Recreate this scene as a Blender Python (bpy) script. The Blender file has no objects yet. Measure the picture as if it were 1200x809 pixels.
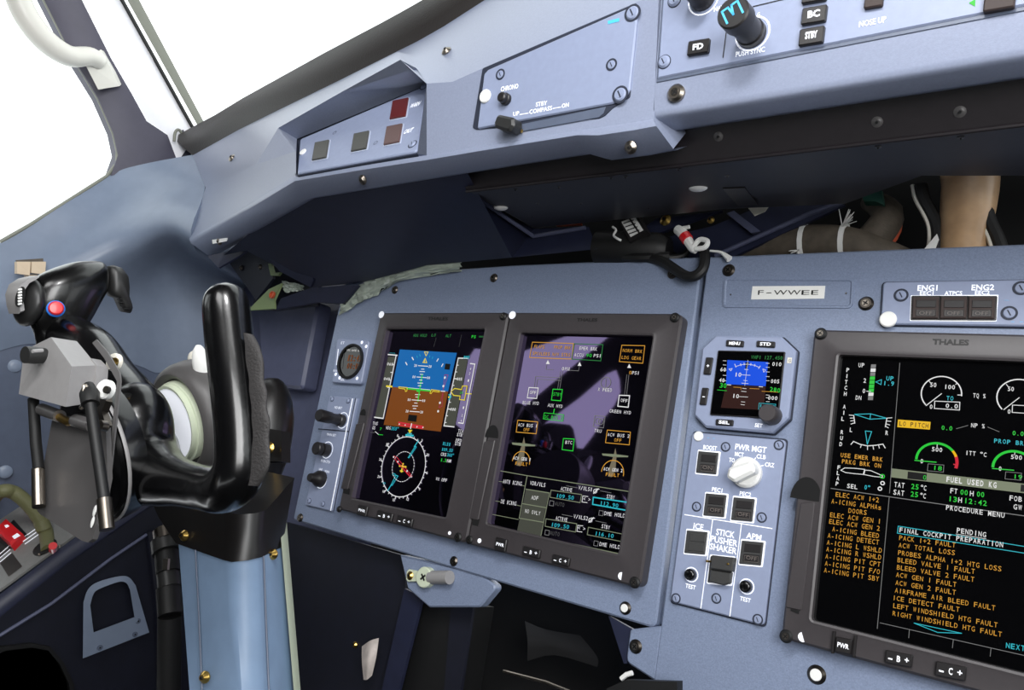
import bpy, bmesh, math
import numpy as np
from mathutils import Matrix, Vector
scene = bpy.context.scene
COL = scene.collection
# ------------------------------------------------------------------ frame of reference
# Panel space: x right along the main instrument panel, y down its face, z into it (metres).
# The panel leans 15 degrees, so panel space is turned by that much in the world.
SC = 0.198 / 0.19
FOC = 900.0
RV = np.array([-0.2380, 0.6508, 0.1155]); TV = np.array([-0.1537, -0.0391, 0.9037]) * SC
def rodr(r):
    th = np.linalg.norm(r); k = r / th
    K = np.array([[0, -k[2], k[1]], [k[2], 0, -k[0]], [-k[1], k[0], 0]])
    return np.eye(3) + math.sin(th) * K + (1 - math.cos(th)) * K @ K
RM = rodr(RV); CAM = -RM.T @ TV
S15, C15 = math.sin(math.radians(15)), math.cos(math.radians(15))
BW = np.array([[1, 0, 0], [0, -S15, C15], [0, -C15, -S15]])      # panel -> world axes
OW = np.array([0, 0, 1.0])
DOWN = np.array([0, C15, S15])                                   # world down, in panel space
def V3(*a): return np.array(a, float)
def W(p): return BW @ np.asarray(p, float) + OW
def ray(x, y): return RM.T @ np.array([(x - 600) / FOC, (y - 404.5) / FOC, 1.0])
def Z(x, y, z):
    d = ray(x, y); return CAM + d * (z - CAM[2]) / d[2]
def X(x, y, v):
    d = ray(x, y); return CAM + d * (v - CAM[0]) / d[0]
def Yp(x, y, v):
    d = ray(x, y); return CAM + d * (v - CAM[1]) / d[1]
def nrm(a): a = np.asarray(a, float); return a / (np.linalg.norm(a) + 1e-12)
# ------------------------------------------------------------------ materials
def lin(c): 
    c = c / 255.0
    return c / 12.92 if c <= 0.04045 else ((c + 0.055) / 1.055) ** 2.4
def srgb(r, g, b): return (lin(r), lin(g), lin(b), 1)
MATS = {}
def mat(name, rgb, rough=0.5, metal=0.0, coat=0.0, emit=None, es=1.0, noise=0.0, nscale=300, bump=0.0, bscale=900, spec=0.5, tint=None, sheen=0.0, var=None):
    m = bpy.data.materials.new(name); m.use_nodes = True
    nt = m.node_tree; b = nt.nodes['Principled BSDF']
    col = srgb(*rgb)
    b.inputs['Base Color'].default_value = col
    b.inputs['Roughness'].default_value = rough
    b.inputs['Metallic'].default_value = metal
    b.inputs['Coat Weight'].default_value = coat
    b.inputs['Coat Roughness'].default_value = 0.08
    b.inputs['Specular IOR Level'].default_value = spec
    if tint: b.inputs['Specular Tint'].default_value = (*tint, 1)
    if emit:
        b.inputs['Emission Color'].default_value = srgb(*emit); b.inputs['Emission Strength'].default_value = es
    if noise or bump:
        tc = nt.nodes.new('ShaderNodeTexCoord')
        if noise:
            n = nt.nodes.new('ShaderNodeTexNoise'); n.inputs['Scale'].default_value = nscale; n.inputs['Detail'].default_value = 3
            nt.links.new(tc.outputs['Object'], n.inputs['Vector'])
            cr = nt.nodes.new('ShaderNodeValToRGB')
            lo = [max(0, c * (1 - noise)) for c in col[:3]]; hi = [min(1, c * (1 + noise)) for c in col[:3]]
            cr.color_ramp.elements[0].color = (*lo, 1); cr.color_ramp.elements[1].color = (*hi, 1)
            cr.color_ramp.elements[0].position = 0.3; cr.color_ramp.elements[1].position = 0.7
            nt.links.new(n.outputs['Fac'], cr.inputs['Fac']); nt.links.new(cr.outputs['Color'], b.inputs['Base Color'])
        if bump:
            n2 = nt.nodes.new('ShaderNodeTexNoise'); n2.inputs['Scale'].default_value = bscale; n2.inputs['Detail'].default_value = 2
            nt.links.new(tc.outputs['Object'], n2.inputs['Vector'])
            bp = nt.nodes.new('ShaderNodeBump'); bp.inputs['Strength'].default_value = bump; bp.inputs['Distance'].default_value = 0.0006
            nt.links.new(n2.outputs['Fac'], bp.inputs['Height']); nt.links.new(bp.outputs['Normal'], b.inputs['Normal'])
    MATS[name] = m
    return m
def glow(name, rgb, s=0.9): return mat(name, (4, 4, 4), 0.4, emit=rgb, es=s, spec=0.2)
mat('blue', (123, 135, 160), 0.38, noise=0.13, nscale=800, bump=0.38, bscale=1100)
mat('shroud', (136, 144, 166), 0.34, noise=0.05, nscale=600, bump=0.12, bscale=1300)
mat('face', (140, 150, 177), 0.45, noise=0.03, nscale=200)
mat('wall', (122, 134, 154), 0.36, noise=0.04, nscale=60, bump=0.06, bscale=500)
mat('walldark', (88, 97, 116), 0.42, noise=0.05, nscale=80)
mat('navy', (30, 34, 56), 0.45, noise=0.12, nscale=60, bump=0.05, bscale=300)
mat('navydark', (17, 19, 32), 0.5, noise=0.15, nscale=60)
mat('navymid', (80, 84, 108), 0.42, noise=0.06, nscale=80)
mat('boot', (122, 145, 174), 0.4, noise=0.05, nscale=60)
mat('black', (10, 10, 11), 0.55, noise=0.2, nscale=200)
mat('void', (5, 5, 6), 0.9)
mat('tray', (33, 29, 32), 0.42, noise=0.12, nscale=150)
mat('gloss', (7, 7, 8), 0.23, coat=0.25)
mat('horn', (12, 12, 12), 0.27, coat=0.2, bump=0.05, bscale=600)
mat('satin', (38, 38, 38), 0.42)
mat('collar', (22, 20, 20), 0.36)
mat('grip', (48, 46, 46), 0.7, bump=1.0, bscale=700)
mat('housing', (78, 76, 76), 0.42, noise=0.05, nscale=90)
mat('bezel', (60, 56, 58), 0.42, noise=0.05, nscale=300)
mat('bezeldark', (34, 32, 33), 0.4)
mat('button', (32, 30, 31), 0.38)
mat('buttonbrown', (62, 52, 50), 0.55, spec=0.3)
mat('lens', (66, 66, 62), 0.4, spec=0.3)
mat('lensred', (92, 32, 32), 0.4, spec=0.3)
mat('lensbrown', (92, 70, 68), 0.4, spec=0.3)
mat('steel', (150, 142, 132), 0.3, metal=1)
mat('steeldark', (92, 86, 80), 0.33, metal=1)
mat('gold', (214, 176, 96), 0.28, metal=1)
mat('white', (235, 235, 232), 0.4)
mat('ink', (238, 240, 245), 0.5, emit=(230, 234, 245), es=0.45)  # white gets an added glow for contrast
mat('legend', (112, 104, 100), 0.5); mat('pushface', (60, 60, 60), 0.4); mat('rim', (176, 184, 204), 0.45); mat('inkdark', (14, 14, 14), 0.5)
mat('seam', (36, 42, 58), 0.6)
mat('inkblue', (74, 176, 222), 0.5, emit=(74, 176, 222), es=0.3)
mat('cream', (222, 218, 206), 0.45)
mat('grab', (214, 212, 204), 0.38)
mat('ringgreen', (205, 214, 190), 0.4)
mat('switchcream', (206, 186, 160), 0.45)
mat('greybox', (150, 148, 148), 0.42, noise=0.03, nscale=200)
mat('plate', (88, 86, 86), 0.36, metal=0.1, noise=0.05, nscale=50)
mat('red', (214, 28, 36), 0.35, coat=0.3)
mat('bluering', (20, 110, 205), 0.4)
mat('panelgrey', (126, 126, 124), 0.5, noise=0.05, nscale=200)
mat('olive', (104, 104, 70), 0.55, bump=0.6, bscale=500)
mat('wrap', (84, 76, 66), 0.75, noise=0.2, nscale=120, bump=0.6, bscale=700)
mat('duct', (186, 152, 116), 0.4, noise=0.2, nscale=45, bump=0.5, bscale=90, coat=0.2)
mat('plastic', (170, 180, 168), 0.25, noise=0.35, nscale=40, bump=1.0, bscale=60, coat=0.6)
mat('greenpaint', (124, 140, 98), 0.5)
mat('fabric', (196, 186, 180), 0.8, noise=0.2, nscale=80)
mat('leather', (40, 37, 36), 0.5, bump=0.5, bscale=500)
mat('dark_trim', (66, 64, 80), 0.5, noise=0.06, nscale=60)
mat('overexposed_trim', (238, 238, 244), 0.3, noise=0.03, nscale=60)  # window glare on the pillar's inner face, painted in as near-white
mat('frame_trim', (120, 122, 112), 0.4)
mat('gasket', (20, 20, 20), 0.6)
mat('cabin', (24, 24, 28), 0.8)
mat('seatcloth', (15, 15, 17), 0.85)
mat('orange', (190, 84, 50), 0.5)
mat('teal', (40, 88, 74), 0.5)
mat('screen', (3, 3, 4), 0.03, spec=1.0, tint=(0.62, 0.47, 0.95)); MATS['screen'].node_tree.nodes['Principled BSDF'].inputs['IOR'].default_value = 1.75
mat('screen2', (5, 5, 6), 0.05, spec=0.4)
for n, c in dict(g_white=(235, 235, 235), g_green=(40, 205, 60), g_cyan=(50, 190, 205), g_amber=(216, 156, 56), g_yellow=(236, 214, 60), g_red=(214, 40, 60),
                 g_mag=(170, 40, 90), g_sky=(8, 104, 178), g_brown=(124, 66, 14), g_grey=(128, 128, 128), g_tape=(72, 74, 66), g_olive=(128, 136, 112),
                 g_skyb=(14, 84, 236), g_brownd=(48, 18, 12), g_lo=(240, 190, 20), g_dim=(84, 84, 84), g_black=(2, 2, 2), g_brn=(100, 70, 10), g_tan=(120, 112, 92),
                 g_dgreen=(40, 120, 60), g_tealbox=(60, 62, 58), g_seg=(118, 66, 30), g_led=(60, 235, 60)).items(): glow(n, c)
def glassmat():
    m = bpy.data.materials.new('glass'); m.use_nodes = True; nt = m.node_tree
    nt.nodes.remove(nt.nodes['Principled BSDF']); out = nt.nodes['Material Output']
    t = nt.nodes.new('ShaderNodeBsdfTransparent'); t.inputs['Color'].default_value = (0.96, 0.99, 0.97, 1)
    g = nt.nodes.new('ShaderNodeBsdfGlossy'); g.inputs['Roughness'].default_value = 0.02
    mx = nt.nodes.new('ShaderNodeMixShader'); f = nt.nodes.new('ShaderNodeFresnel'); f.inputs['IOR'].default_value = 1.2
    nt.links.new(f.outputs[0], mx.inputs[0]); nt.links.new(t.outputs[0], mx.inputs[1]); nt.links.new(g.outputs[0], mx.inputs[2])
    nt.links.new(mx.outputs[0], out.inputs[0]); MATS['glass'] = m
glassmat()
# ------------------------------------------------------------------ mesh building (all in panel space)
class MB:
    def __init__(s): s.v = []; s.f = []; s.m = []; s.mats = []
    def mi(s, m):
        if m not in s.mats: s.mats.append(m)
        return s.mats.index(m)
    def add(s, pts, faces, m):
        o = len(s.v); s.v.extend([np.asarray(p, float) for p in pts]); k = s.mi(m)
        for f in faces: s.f.append([i + o for i in f]); s.m.append(k)
    def poly(s, pts, m): s.add(pts, [list(range(len(pts)))], m); return s
    def rings(s, R, m, cap0=True, cap1=True, closed=True):
        n = len(R[0]); pts = [p for r in R for p in r]; F = []
        for i in range(len(R) - 1):
            for j in range(n if closed else n - 1):
                k = (j + 1) % n
                F.append([i * n + j, i * n + k, (i + 1) * n + k, (i + 1) * n + j])
        if cap0: F.append(list(range(n))[::-1])
        if cap1: F.append([(len(R) - 1) * n + j for j in range(n)])
        s.add(pts, F, m); return s
    def prism(s, pts, vec, m):
        vec = np.asarray(vec, float); return s.rings([[np.asarray(p) for p in pts], [np.asarray(p) + vec for p in pts]], m)
    def hull(s, A, B, m): return s.rings([A, B], m)
    def tube(s, path, r, m, seg=12, cap=True, smooth=0, flat=1.0):
        P = [np.asarray(p, float) for p in path]
        R = list(r) if hasattr(r, '__len__') else [r] * len(P)
        if smooth:
            Q = cat([np.append(p, q) for p, q in zip(P, R)], smooth); P = [q[:3] for q in Q]; R = [max(q[3], 1e-5) for q in Q]
        n = len(P); T = [nrm(P[min(i + 1, n - 1)] - P[max(i - 1, 0)]) for i in range(n)]
        a = V3(0, 0, 1) if abs(T[0][2]) < 0.9 else V3(1, 0, 0)
        u = nrm(np.cross(T[0], a)); rg = []
        for i in range(n):
            u = nrm(u - T[i] * np.dot(u, T[i])); w = np.cross(T[i], u)
            rg.append([P[i] + R[i] * (math.cos(t) * u + flat * math.sin(t) * w) for t in np.linspace(0, 2 * math.pi, seg, endpoint=False)])
        return s.rings(rg, m, cap, cap)
    def lathe(s, c, ax, prof, m, seg=24, cap=True):
        c = np.asarray(c, float); ax = nrm(ax); a = V3(0, 1, 0) if abs(ax[1]) < 0.9 else V3(1, 0, 0)
        u = nrm(np.cross(a, ax)); w = np.cross(ax, u)
        rg = [[c + ax * h + r * (math.cos(t) * u + math.sin(t) * w) for t in np.linspace(0, 2 * math.pi, seg, endpoint=False)] for r, h in prof]
        return s.rings(rg, m, cap, cap)
    def ball(s, c, a, b, d, m, nu=16, nv=10):
        c = np.asarray(c, float); rg = []
        for i in range(nv + 1):
            p = -math.pi / 2 + math.pi * (i if 0 < i < nv else (0.02 if i == 0 else nv - 0.02)) / nv
            rg.append([c + math.cos(p) * (math.cos(t) * np.asarray(a) + math.sin(t) * np.asarray(b)) + math.sin(p) * np.asarray(d) for t in np.linspace(0, 2 * math.pi, nu, endpoint=False)])
        return s.rings(rg, m)
    def box(s, c, x, y, z, m):
        c = np.asarray(c, float); x = np.asarray(x, float); y = np.asarray(y, float); z = np.asarray(z, float)
        return s.rings([[c - x - y - z, c + x - y - z, c + x + y - z, c - x + y - z], [c - x - y + z, c + x - y + z, c + x + y + z, c - x + y + z]], m)
    def surf(s, grid, m, n=5, thick=None):
        G = [cat(row, n) for row in grid]; G = [list(c) for c in zip(*G)]; G = [cat(c, n) for c in G]
        nr, nc = len(G), len(G[0]); pts = [p for r in G for p in r]
        F = [[i * nc + j, i * nc + j + 1, (i + 1) * nc + j + 1, (i + 1) * nc + j] for i in range(nr - 1) for j in range(nc - 1)]
        s.add(pts, F, m); return s
    def build(s, name, parent=None, sharp=35):
        if not s.v: return None
        pw = [W(p) for p in s.v]; c = np.mean(pw, axis=0)
        me = bpy.data.meshes.new(name); me.from_pydata([tuple(p - c) for p in pw], [], s.f)
        for k in s.mats: me.materials.append(MATS[k])
        me.polygons.foreach_set('material_index', s.m)
        bm = bmesh.new(); bm.from_mesh(me); bmesh.ops.recalc_face_normals(bm, faces=bm.faces[:]); bm.to_mesh(me); bm.free()
        me.polygons.foreach_set('use_smooth', [True] * len(me.polygons)); me.set_sharp_from_angle(angle=math.radians(sharp)); me.update()
        o = bpy.data.objects.new(name, me); COL.objects.link(o)
        return hang(o, parent, c)
def hang(o, parent, c):
    o['_c'] = [float(v) for v in c]
    if parent is not None:
        o.parent = parent; o.location = Vector(c) - Vector(parent['_c'])
    else: o.location = Vector(c)
    return o
def cat(P, n):
    P = [np.asarray(p, float) for p in P]; out = []
    if len(P) < 3:
        return [P[0] + (P[-1] - P[0]) * t for t in np.linspace(0, 1, n + 1)]
    E = [2 * P[0] - P[1]] + P + [2 * P[-1] - P[-2]]
    for i in range(1, len(E) - 2):
        for k in range(n):
            t = k / n; a, b, c, d = E[i - 1:i + 3]
            out.append(0.5 * (2 * b + (c - a) * t + (2 * a - 5 * b + 4 * c - d) * t * t + (3 * b - a - 3 * c + d) * t ** 3))
    out.append(P[-1]); return out
def thing(name, label, category, at, group=None):
    o = bpy.data.objects.new(name, None); o.empty_display_size = 0.02; COL.objects.link(o); hang(o, None, W(at))
    return tag(o, label, category, group)
def tag(o, label, category, group=None):
    o['label'] = label; o['category'] = category
    if group: o['group'] = group
    return o
def struct(mb, name, sharp=35):
    o = mb.build(name, sharp=sharp); o['kind'] = 'structure'; return o
# ------------------------------------------------------------------ flat faces: outlines, plates, lettering
class Frame:
    def __init__(s, o, u=(1, 0, 0), v=(0, 1, 0)):
        s.o = np.asarray(o, float); s.u = nrm(u); v = np.asarray(v, float); s.v = nrm(v - s.u * np.dot(v, s.u)); s.n = -np.cross(s.u, s.v)
    def px(s, x, y, h=0.0):
        d = ray(x, y); o = s.o + s.n * h; t = np.dot(o - CAM, s.n) / np.dot(d, s.n); q = CAM + d * t - o
        return np.array([np.dot(q, s.u), np.dot(q, s.v)])
    def at(s, q, h=0.0): return s.o + s.u * q[0] + s.v * q[1] + s.n * h
    def P(s, x, y, h=0.0): return s.at(s.px(x, y, h), h)
def rounded(pts, r, n=5):
    out = []; N = len(pts); pts = [np.asarray(p, float) for p in pts]
    rr = r if hasattr(r, '__len__') else [r] * N
    for i in range(N):
        a, b, c = pts[i - 1], pts[i], pts[(i + 1) % N]; u = nrm(a - b); w = nrm(c - b)
        ang = math.acos(max(-1, min(1, np.dot(u, w)))); q = rr[i]
        if q <= 1e-6: out += [b] * n; continue
        t = min(q / math.tan(ang / 2), 0.45 * np.linalg.norm(a - b), 0.45 * np.linalg.norm(c - b)); q = t * math.tan(ang / 2)
        ce = b + nrm(u + w) * (q / math.sin(ang / 2)); p0 = b + u * t - ce; p1 = b + w * t - ce
        a0 = math.atan2(p0[1], p0[0]); a1 = math.atan2(p1[1], p1[0]); da = (a1 - a0 + math.pi) % (2 * math.pi) - math.pi
        out += [ce + q * np.array([math.cos(a0 + da * k / (n - 1)), math.sin(a0 + da * k / (n - 1))]) for k in range(n)]
    return out
def inset(pts, d):
    N = len(pts); A = sum(pts[i][0] * pts[(i + 1) % N][1] - pts[(i + 1) % N][0] * pts[i][1] for i in range(N)); sg = 1 if A > 0 else -1
    out = []
    for i in range(N):
        j = i - 1
        while np.linalg.norm(pts[j] - pts[i]) < 1e-9: j -= 1
        k = (i + 1) % N
        while np.linalg.norm(pts[k] - pts[i]) < 1e-9: k = (k + 1) % N
        e0 = nrm(pts[i] - pts[j]); e1 = nrm(pts[k] - pts[i]); n0 = np.array([-e0[1], e0[0]]) * sg; n1 = np.array([-e1[1], e1[0]]) * sg
        b = n0 + n1; b = b / max(np.dot(b, b), 0.4) * 2; out.append(pts[i] + b * d)
    return out
def plate(mb, F, pts, h0, h1, m, bev=0.0008, r=0.0, n=5):
    o = rounded(pts, r, n) if r else [np.asarray(p, float) for p in pts]
    R = [[F.at(p, h0) for p in o], [F.at(p, h1 - bev) for p in o]]
    if bev: i = inset(o, bev); R += [[F.at(p, h1) for p in i]]
    mb.rings(R, m); return o
def qpx(F, L, h=0.0): return [F.px(x, y, h) for x, y in L]
def disc(mb, F, c, r, h0, h1, m, bev=0.0, seg=24, dome=False):
    c = np.asarray(c)
    prof = [(r, h0), (r, h1 - bev), (r - bev, h1)] if not dome else [(r, h0), (r * 0.96, h0 + (h1 - h0) * .45), (r * 0.75, h0 + (h1 - h0) * .8), (r * 0.35, h1)]
    mb.rings([[F.at(c + q * np.array([math.cos(t), math.sin(t)]), h) for t in np.linspace(0, 2 * math.pi, seg, endpoint=False)] for q, h in prof], m)
FONT = {}
def glyphs(s, bold):
    k = (s, bold)
    if k not in FONT:
        cu = bpy.data.curves.new('t', 'FONT'); cu.body = s; cu.size = 1; cu.resolution_u = 2; cu.offset = bold
        o = bpy.data.objects.new('t', cu); COL.objects.link(o); bpy.context.view_layer.update()
        me = bpy.data.meshes.new_from_object(o.evaluated_get(bpy.context.evaluated_depsgraph_get()))
        FONT[k] = (np.array([v.co[:2] for v in me.vertices]).reshape(-1, 2), [list(p.vertices) for p in me.polygons])
        bpy.data.objects.remove(o); bpy.data.curves.remove(cu); bpy.data.meshes.remove(me)
    return FONT[k]
def mono(s, bold, cell):
    """screen lettering: every character in a cell of the same width (cell in capital heights)"""
    V = []; F = []; n = 0; c = cell * 0.70
    for j, ch in enumerate(s):
        v, f = glyphs(ch, bold)
        if not len(v): continue
        w = v[:, 0].max() - v[:, 0].min(); tw = 0.76 * c if w > 0.25 else min(w, .6 * c); k = tw / w
        q = v.copy(); q[:, 0] = (v[:, 0] - (v[:, 0].max() + v[:, 0].min()) / 2) * k + (j + .5) * c
        V.append(q); F += [[i + n for i in p] for p in f]; n += len(v)
    return (np.concatenate(V) if V else np.zeros((0, 2))), F
class Ink:
    """Flat lettering and line work lying on a face at height h."""
    def __init__(s, F, mb, h=0.0003, zf=None): s.F = F; s.mb = mb; s.h = h; s.zf = zf or (lambda x, y: (x, y)); s.k = 0
    def q(s, x, y): return s.F.px(*s.zf(x, y), s.h)
    def up(s): s.k += 1; return s.h + (s.k % 9) * 0.00001
    def pxm(s, x, y):                       # metres per photo pixel, near a point
        return np.linalg.norm(s.q(x + 4, y) - s.q(x, y)) / 4
    def text(s, t, a, b, hh, m='g_white', bold=0.0):
        """baseline from a to b (zoomed pixels), capital height hh in zoomed pixels"""
        if m[:2] == 'g_' and len(t) > 1: v, f = mono(t, bold, abs(b[0] - a[0]) / len(t) / hh)
        else: v, f = glyphs(t, bold)
        if not len(v): return
        A = s.q(*a); B = s.q(*b); H = abs((s.q(a[0], a[1] - hh) - A)[1]); d = B - A; L = np.linalg.norm(d); d = d / L; up = np.array([0, -1.0])
        x0, x1 = v[:, 0].min(), v[:, 0].max(); cap = 0.70
        h = s.up(); s.mb.add([s.F.at(A + d * L * (p[0] - x0) / (x1 - x0) + up * H * p[1] / cap, h) for p in v], f, m)
    def ctext(s, t, c, w, hh, m='g_white', slope=None, bold=0.0):
        """text centred at c, w wide, lying along the face's own horizontal"""
        C = s.q(*c); L = np.linalg.norm(s.q(c[0] + w / 2, c[1]) - s.q(c[0] - w / 2, c[1])); H = abs((s.q(c[0], c[1] - hh) - C)[1])
        e0 = s.q(c[0] - w / 2, c[1]); e1 = s.q(c[0] + w / 2, c[1]); L = abs(e1[0] - e0[0])
        if m[:2] == 'g_' and len(t) > 1: v, f = mono(t, bold, w / len(t) / hh)
        else: v, f = glyphs(t, bold)
        x0, x1 = v[:, 0].min(), v[:, 0].max(); h = s.up()
        s.mb.add([s.F.at(C + np.array([L * ((p[0] - x0) / (x1 - x0) - .5), -H * (p[1] / 0.70 - .5)]), h) for p in v], f, m)
    def line(s, pts, w, m='g_white', closed=False):
        Q = [s.q(*p) for p in pts]; s.lineq(Q, w * s.pxm(*pts[0]), m, closed)
    def lineq(s, Q, w, m, closed=False):
        n = len(Q); h = s.up()
        for i in range(n if closed else n - 1):
            a, b = Q[i], Q[(i + 1) % n]; d = nrm(b - a); t = np.array([-d[1], d[0]]) * w / 2; e = d * w / 2 * 0.9
            s.mb.poly([s.F.at(p, h) for p in (a - e + t, b + e + t, b + e - t, a - e - t)], m)
    def fill(s, pts, m, dh=0.0): s.mb.poly([s.F.at(s.q(*p), s.h + dh) for p in pts], m)
    def fillq(s, Q, m, dh=0.0): s.mb.poly([s.F.at(p, s.h + dh) for p in Q], m)
    def arc(s, c, rx, a0, a1, w, m='g_white', ry=None, n=28, px=True):
        """circle arc on the face; c in zoomed px, rx in metres"""
        C = s.q(*c) if px else np.asarray(c); ry = ry or rx
        s.lineq([C + np.array([rx * math.cos(math.radians(t)), ry * math.sin(math.radians(t))]) for t in np.linspace(a0, a1, n)], w, m)
def zoom(x0, y0, k): return lambda x, y: (x0 + x / k, y0 + y / k)
ZI = lambda x, y: (x, y)
# ================================================================== MAIN INSTRUMENT PANELS
F0 = Frame((0, 0, 0))
UP3 = V3(0, 0, -1)
def screw(parent, F, p, r, h0, name='screw', head='steeldark', cap=None, cross=True, hgt=0.0022):
    mb = MB(); q = F.px(p[0], p[1], h0)
    disc(mb, F, q, r, h0 - 0.0005, h0 + hgt, head, r * 0.3)
    if cap: disc(mb, F, q, r * 0.62, h0 + hgt - 0.0002, h0 + hgt + 0.0006, cap, 0.0003)
    else:
        if head == 'face': disc(mb, F, q, r * 1.14, h0 - .0004, h0 + .0003, 'seam')
        disc(mb, F, q, r * 0.45, h0 + hgt - 0.0001, h0 + hgt + 0.0002, 'face' if head == 'face' else 'steel' if head != 'steel' else 'steeldark')
        if head == 'face':
            d = np.array([math.cos(1.1), math.sin(1.1)]) * r * .5; t = np.array([-d[1], d[0]]) * .18
            mb.poly([F.at(x, h0 + hgt + 0.0004) for x in (q - d + t, q + d + t, q + d - t, q - d - t)], 'seam')
        elif cross:
            for a in (0.6, 0.6 + math.pi / 2):
                d = np.array([math.cos(a), math.sin(a)]) * r * 0.38; t = np.array([-d[1], d[0]]) * 0.22
                mb.poly([F.at(x, h0 + hgt + 0.0004) for x in (q - d + t, q + d + t, q + d - t, q - d - t)], 'black')
    return mb.build(name, parent)
def recess_ring(mb, F, outer, inner, h0, h1, m, depth=0.0006): pass

pan = thing('instrument_panel', 'blue-grey left instrument panel carrying the two upright display screens', 'panel', (0.15, 0.1, 0.01))
mb = MB()
tr = F0.px(823, 301); br = F0.px(768, 737)
out = [F0.px(402, 335), F0.px(412, 326), F0.px(470, 320), F0.px(600, 311), tr, br, F0.px(560, 675), F0.px(343, 609)]
plate(mb, F0, out, -0.012, 0.0, 'blue', 0.0016, [0.002, .01, .004, .004, 0.003, 0.006, 0.002, 0.004])
mb.build('panel_plate', pan)
for p in ((463, 340), (579, 326), (788, 321), (532, 658), (352, 607)): screw(pan, F0, p, 0.0050, 0.0)
screw(pan, F0, (733, 713), 0.0055, 0.0, cap='white')
cen = thing('instrument_panel', 'blue-grey centre instrument panel with the white name placard and large engine display', 'panel', (0.6, 0.1, 0.01))
mb = MB()
a = F0.px(829, 301); b = F0.px(774, 733)
bl = F0.px(738, 738); bb = F0.px(733, 776)
ytop = a[1]
out = [a, np.array([0.84, ytop]), np.array([0.84, 0.40]), np.array([F0.px(760, 800)[0], 0.40]), F0.px(768, 796), bb, bl, b]
# the plate is an L: main field plus the lower left tongue
plate(mb, F0, [a, np.array([0.84, ytop]), np.array([0.84, 0.40]), np.array([b[0] + 0.001, 0.40]), b], -0.012, 0.0, 'blue', 0.0016, 0.003)
mb.build('panel_plate', cen)
mb = MB(); plate(mb, F0, [bl, b + np.array([0.0015, 0.0]), np.array([b[0] + 0.0015, F0.px(777, 800)[1]]), F0.px(765, 797), bb], -0.012, -0.0002, 'blue', 0.0014, [0.003, 0.0, 0, .004, .006])
mb.build('corner_tongue', cen)
for p in ((854, 317), (1015, 356), (745, 758)): screw(cen, F0, p, 0.0058, 0.0)
screw(cen, F0, (957, 791), 0.0068, 0.0, cap='white')

# ------------------------------------------------------------------ display units
def display(label, qo, qs, HB=0.013, corners='', extra=None):
    """qo: outer corners on the front of the bezel; qs: screen corners (photo pixels) TL TR BR BL"""
    t = thing('display_unit', label, 'display', F0.P(*np.mean(np.array(qo), 0), 0.006))
    o = [F0.px(x, y, HB) for x, y in qo]; i = [F0.px(x, y, HB - 0.005) for x, y in qs]
    mb = MB(); N = 5
    O = rounded(o, 0.006, N); I = rounded(i, 0.0022, N); Iw = inset(I, -0.0042); Im = inset(I, -0.0016)
    Ob = inset(O, 0.0018)
    mb.rings([[F0.at(p, 0) for p in O], [F0.at(p, HB - 0.002) for p in O], [F0.at(p, HB) for p in Ob], [F0.at(p, HB) for p in Iw], [F0.at(p, HB + 0.0009) for p in Im],
              [F0.at(p, HB + 0.0002) for p in I], [F0.at(p, HB - 0.0056) for p in I]], 'bezel', cap1=False)
    mb.build('bezel', t)
    return t, o, i
def bez_button(t, F, L, h, txt=None, name='button', rise=0.003):
    mb = MB(); Q = [F.px(x, y, h + rise) for x, y in L]; plate(mb, F, Q, h - 0.001, h + rise, 'button', 0.0007, 0.001)
    ink = Ink(F, mb, h + rise + 0.0002)
    c = np.mean(np.array(L), 0); w = (L[1][0] - L[0][0])
    if txt: txt(ink, c, w)
    return mb.build(name, t)
def quad(c, w, hh, sx=0.0, sy=0.0):
    """photo quad around centre c; sy = drop per px to the right, sx = leftward shift per px down"""
    x, y = c; return [(x + a * w / 2 - b * hh / 2 * sx, y + b * hh / 2 + a * w / 2 * sy) for a, b in ((-1, -1), (1, -1), (1, 1), (-1, 1))]
def pwr(ink, c, w): ink.ctext('PWR', c, w * 0.72, w * 0.3, 'ink', bold=0.02)
def rock(ch):
    def f(ink, c, w):
        ink.ctext('-', (c[0] - w * .3, c[1] - w * .05), w * 0.16, w * .26, 'ink', bold=.02); ink.ctext(ch, (c[0], c[1]), w * 0.13, w * .22, 'ink', bold=.02); ink.ctext('+', (c[0] + w * .3, c[1] + w * .05), w * 0.16, w * .22, 'ink', bold=.02)
    return f
def latch(t, L, cav, notch, h):
    mb = MB(); plate(mb, F0, [F0.px(x, y, h + .0012) for x, y in L], h - .001, h + 0.0012, 'bezel', 0.0006, 0.0015); l = mb.build('latch_strip', t)
    mb = MB(); c = F0.px(*cav[:2], h); r = cav[2]
    mb.poly([F0.at(c + r * np.array([math.cos(a), math.sin(a) * 1.5]), h + 0.0004) for a in np.linspace(math.pi, 2 * math.pi, 16)], 'void'); mb.build('finger_recess', l)
    mb = MB(); mb.poly([F0.P(x, y, h + .0005) for x, y in notch], 'void'); mb.build('catch_slot', l)
def moon(t, p, r, h, half=None):
    mb = MB(); c = F0.px(*p, h)
    rng = np.linspace(0, 2 * math.pi, 18, endpoint=False) if half is None else np.linspace(half, half + math.pi, 12)
    mb.rings([[F0.at(c + r * np.array([math.cos(a), math.sin(a)]), hh) for a in rng] for hh in (h - .0003, h + .0005)], 'ink'); mb.build('light_sensor', t)
HB = 0.013
def screen(t, i, m='screen'):
    mb = MB(); mb.poly([F0.at(p, HB - 0.0055) for p in rounded(i, 0.0022, 5)], m); return mb
HS = HB - 0.0052
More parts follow.
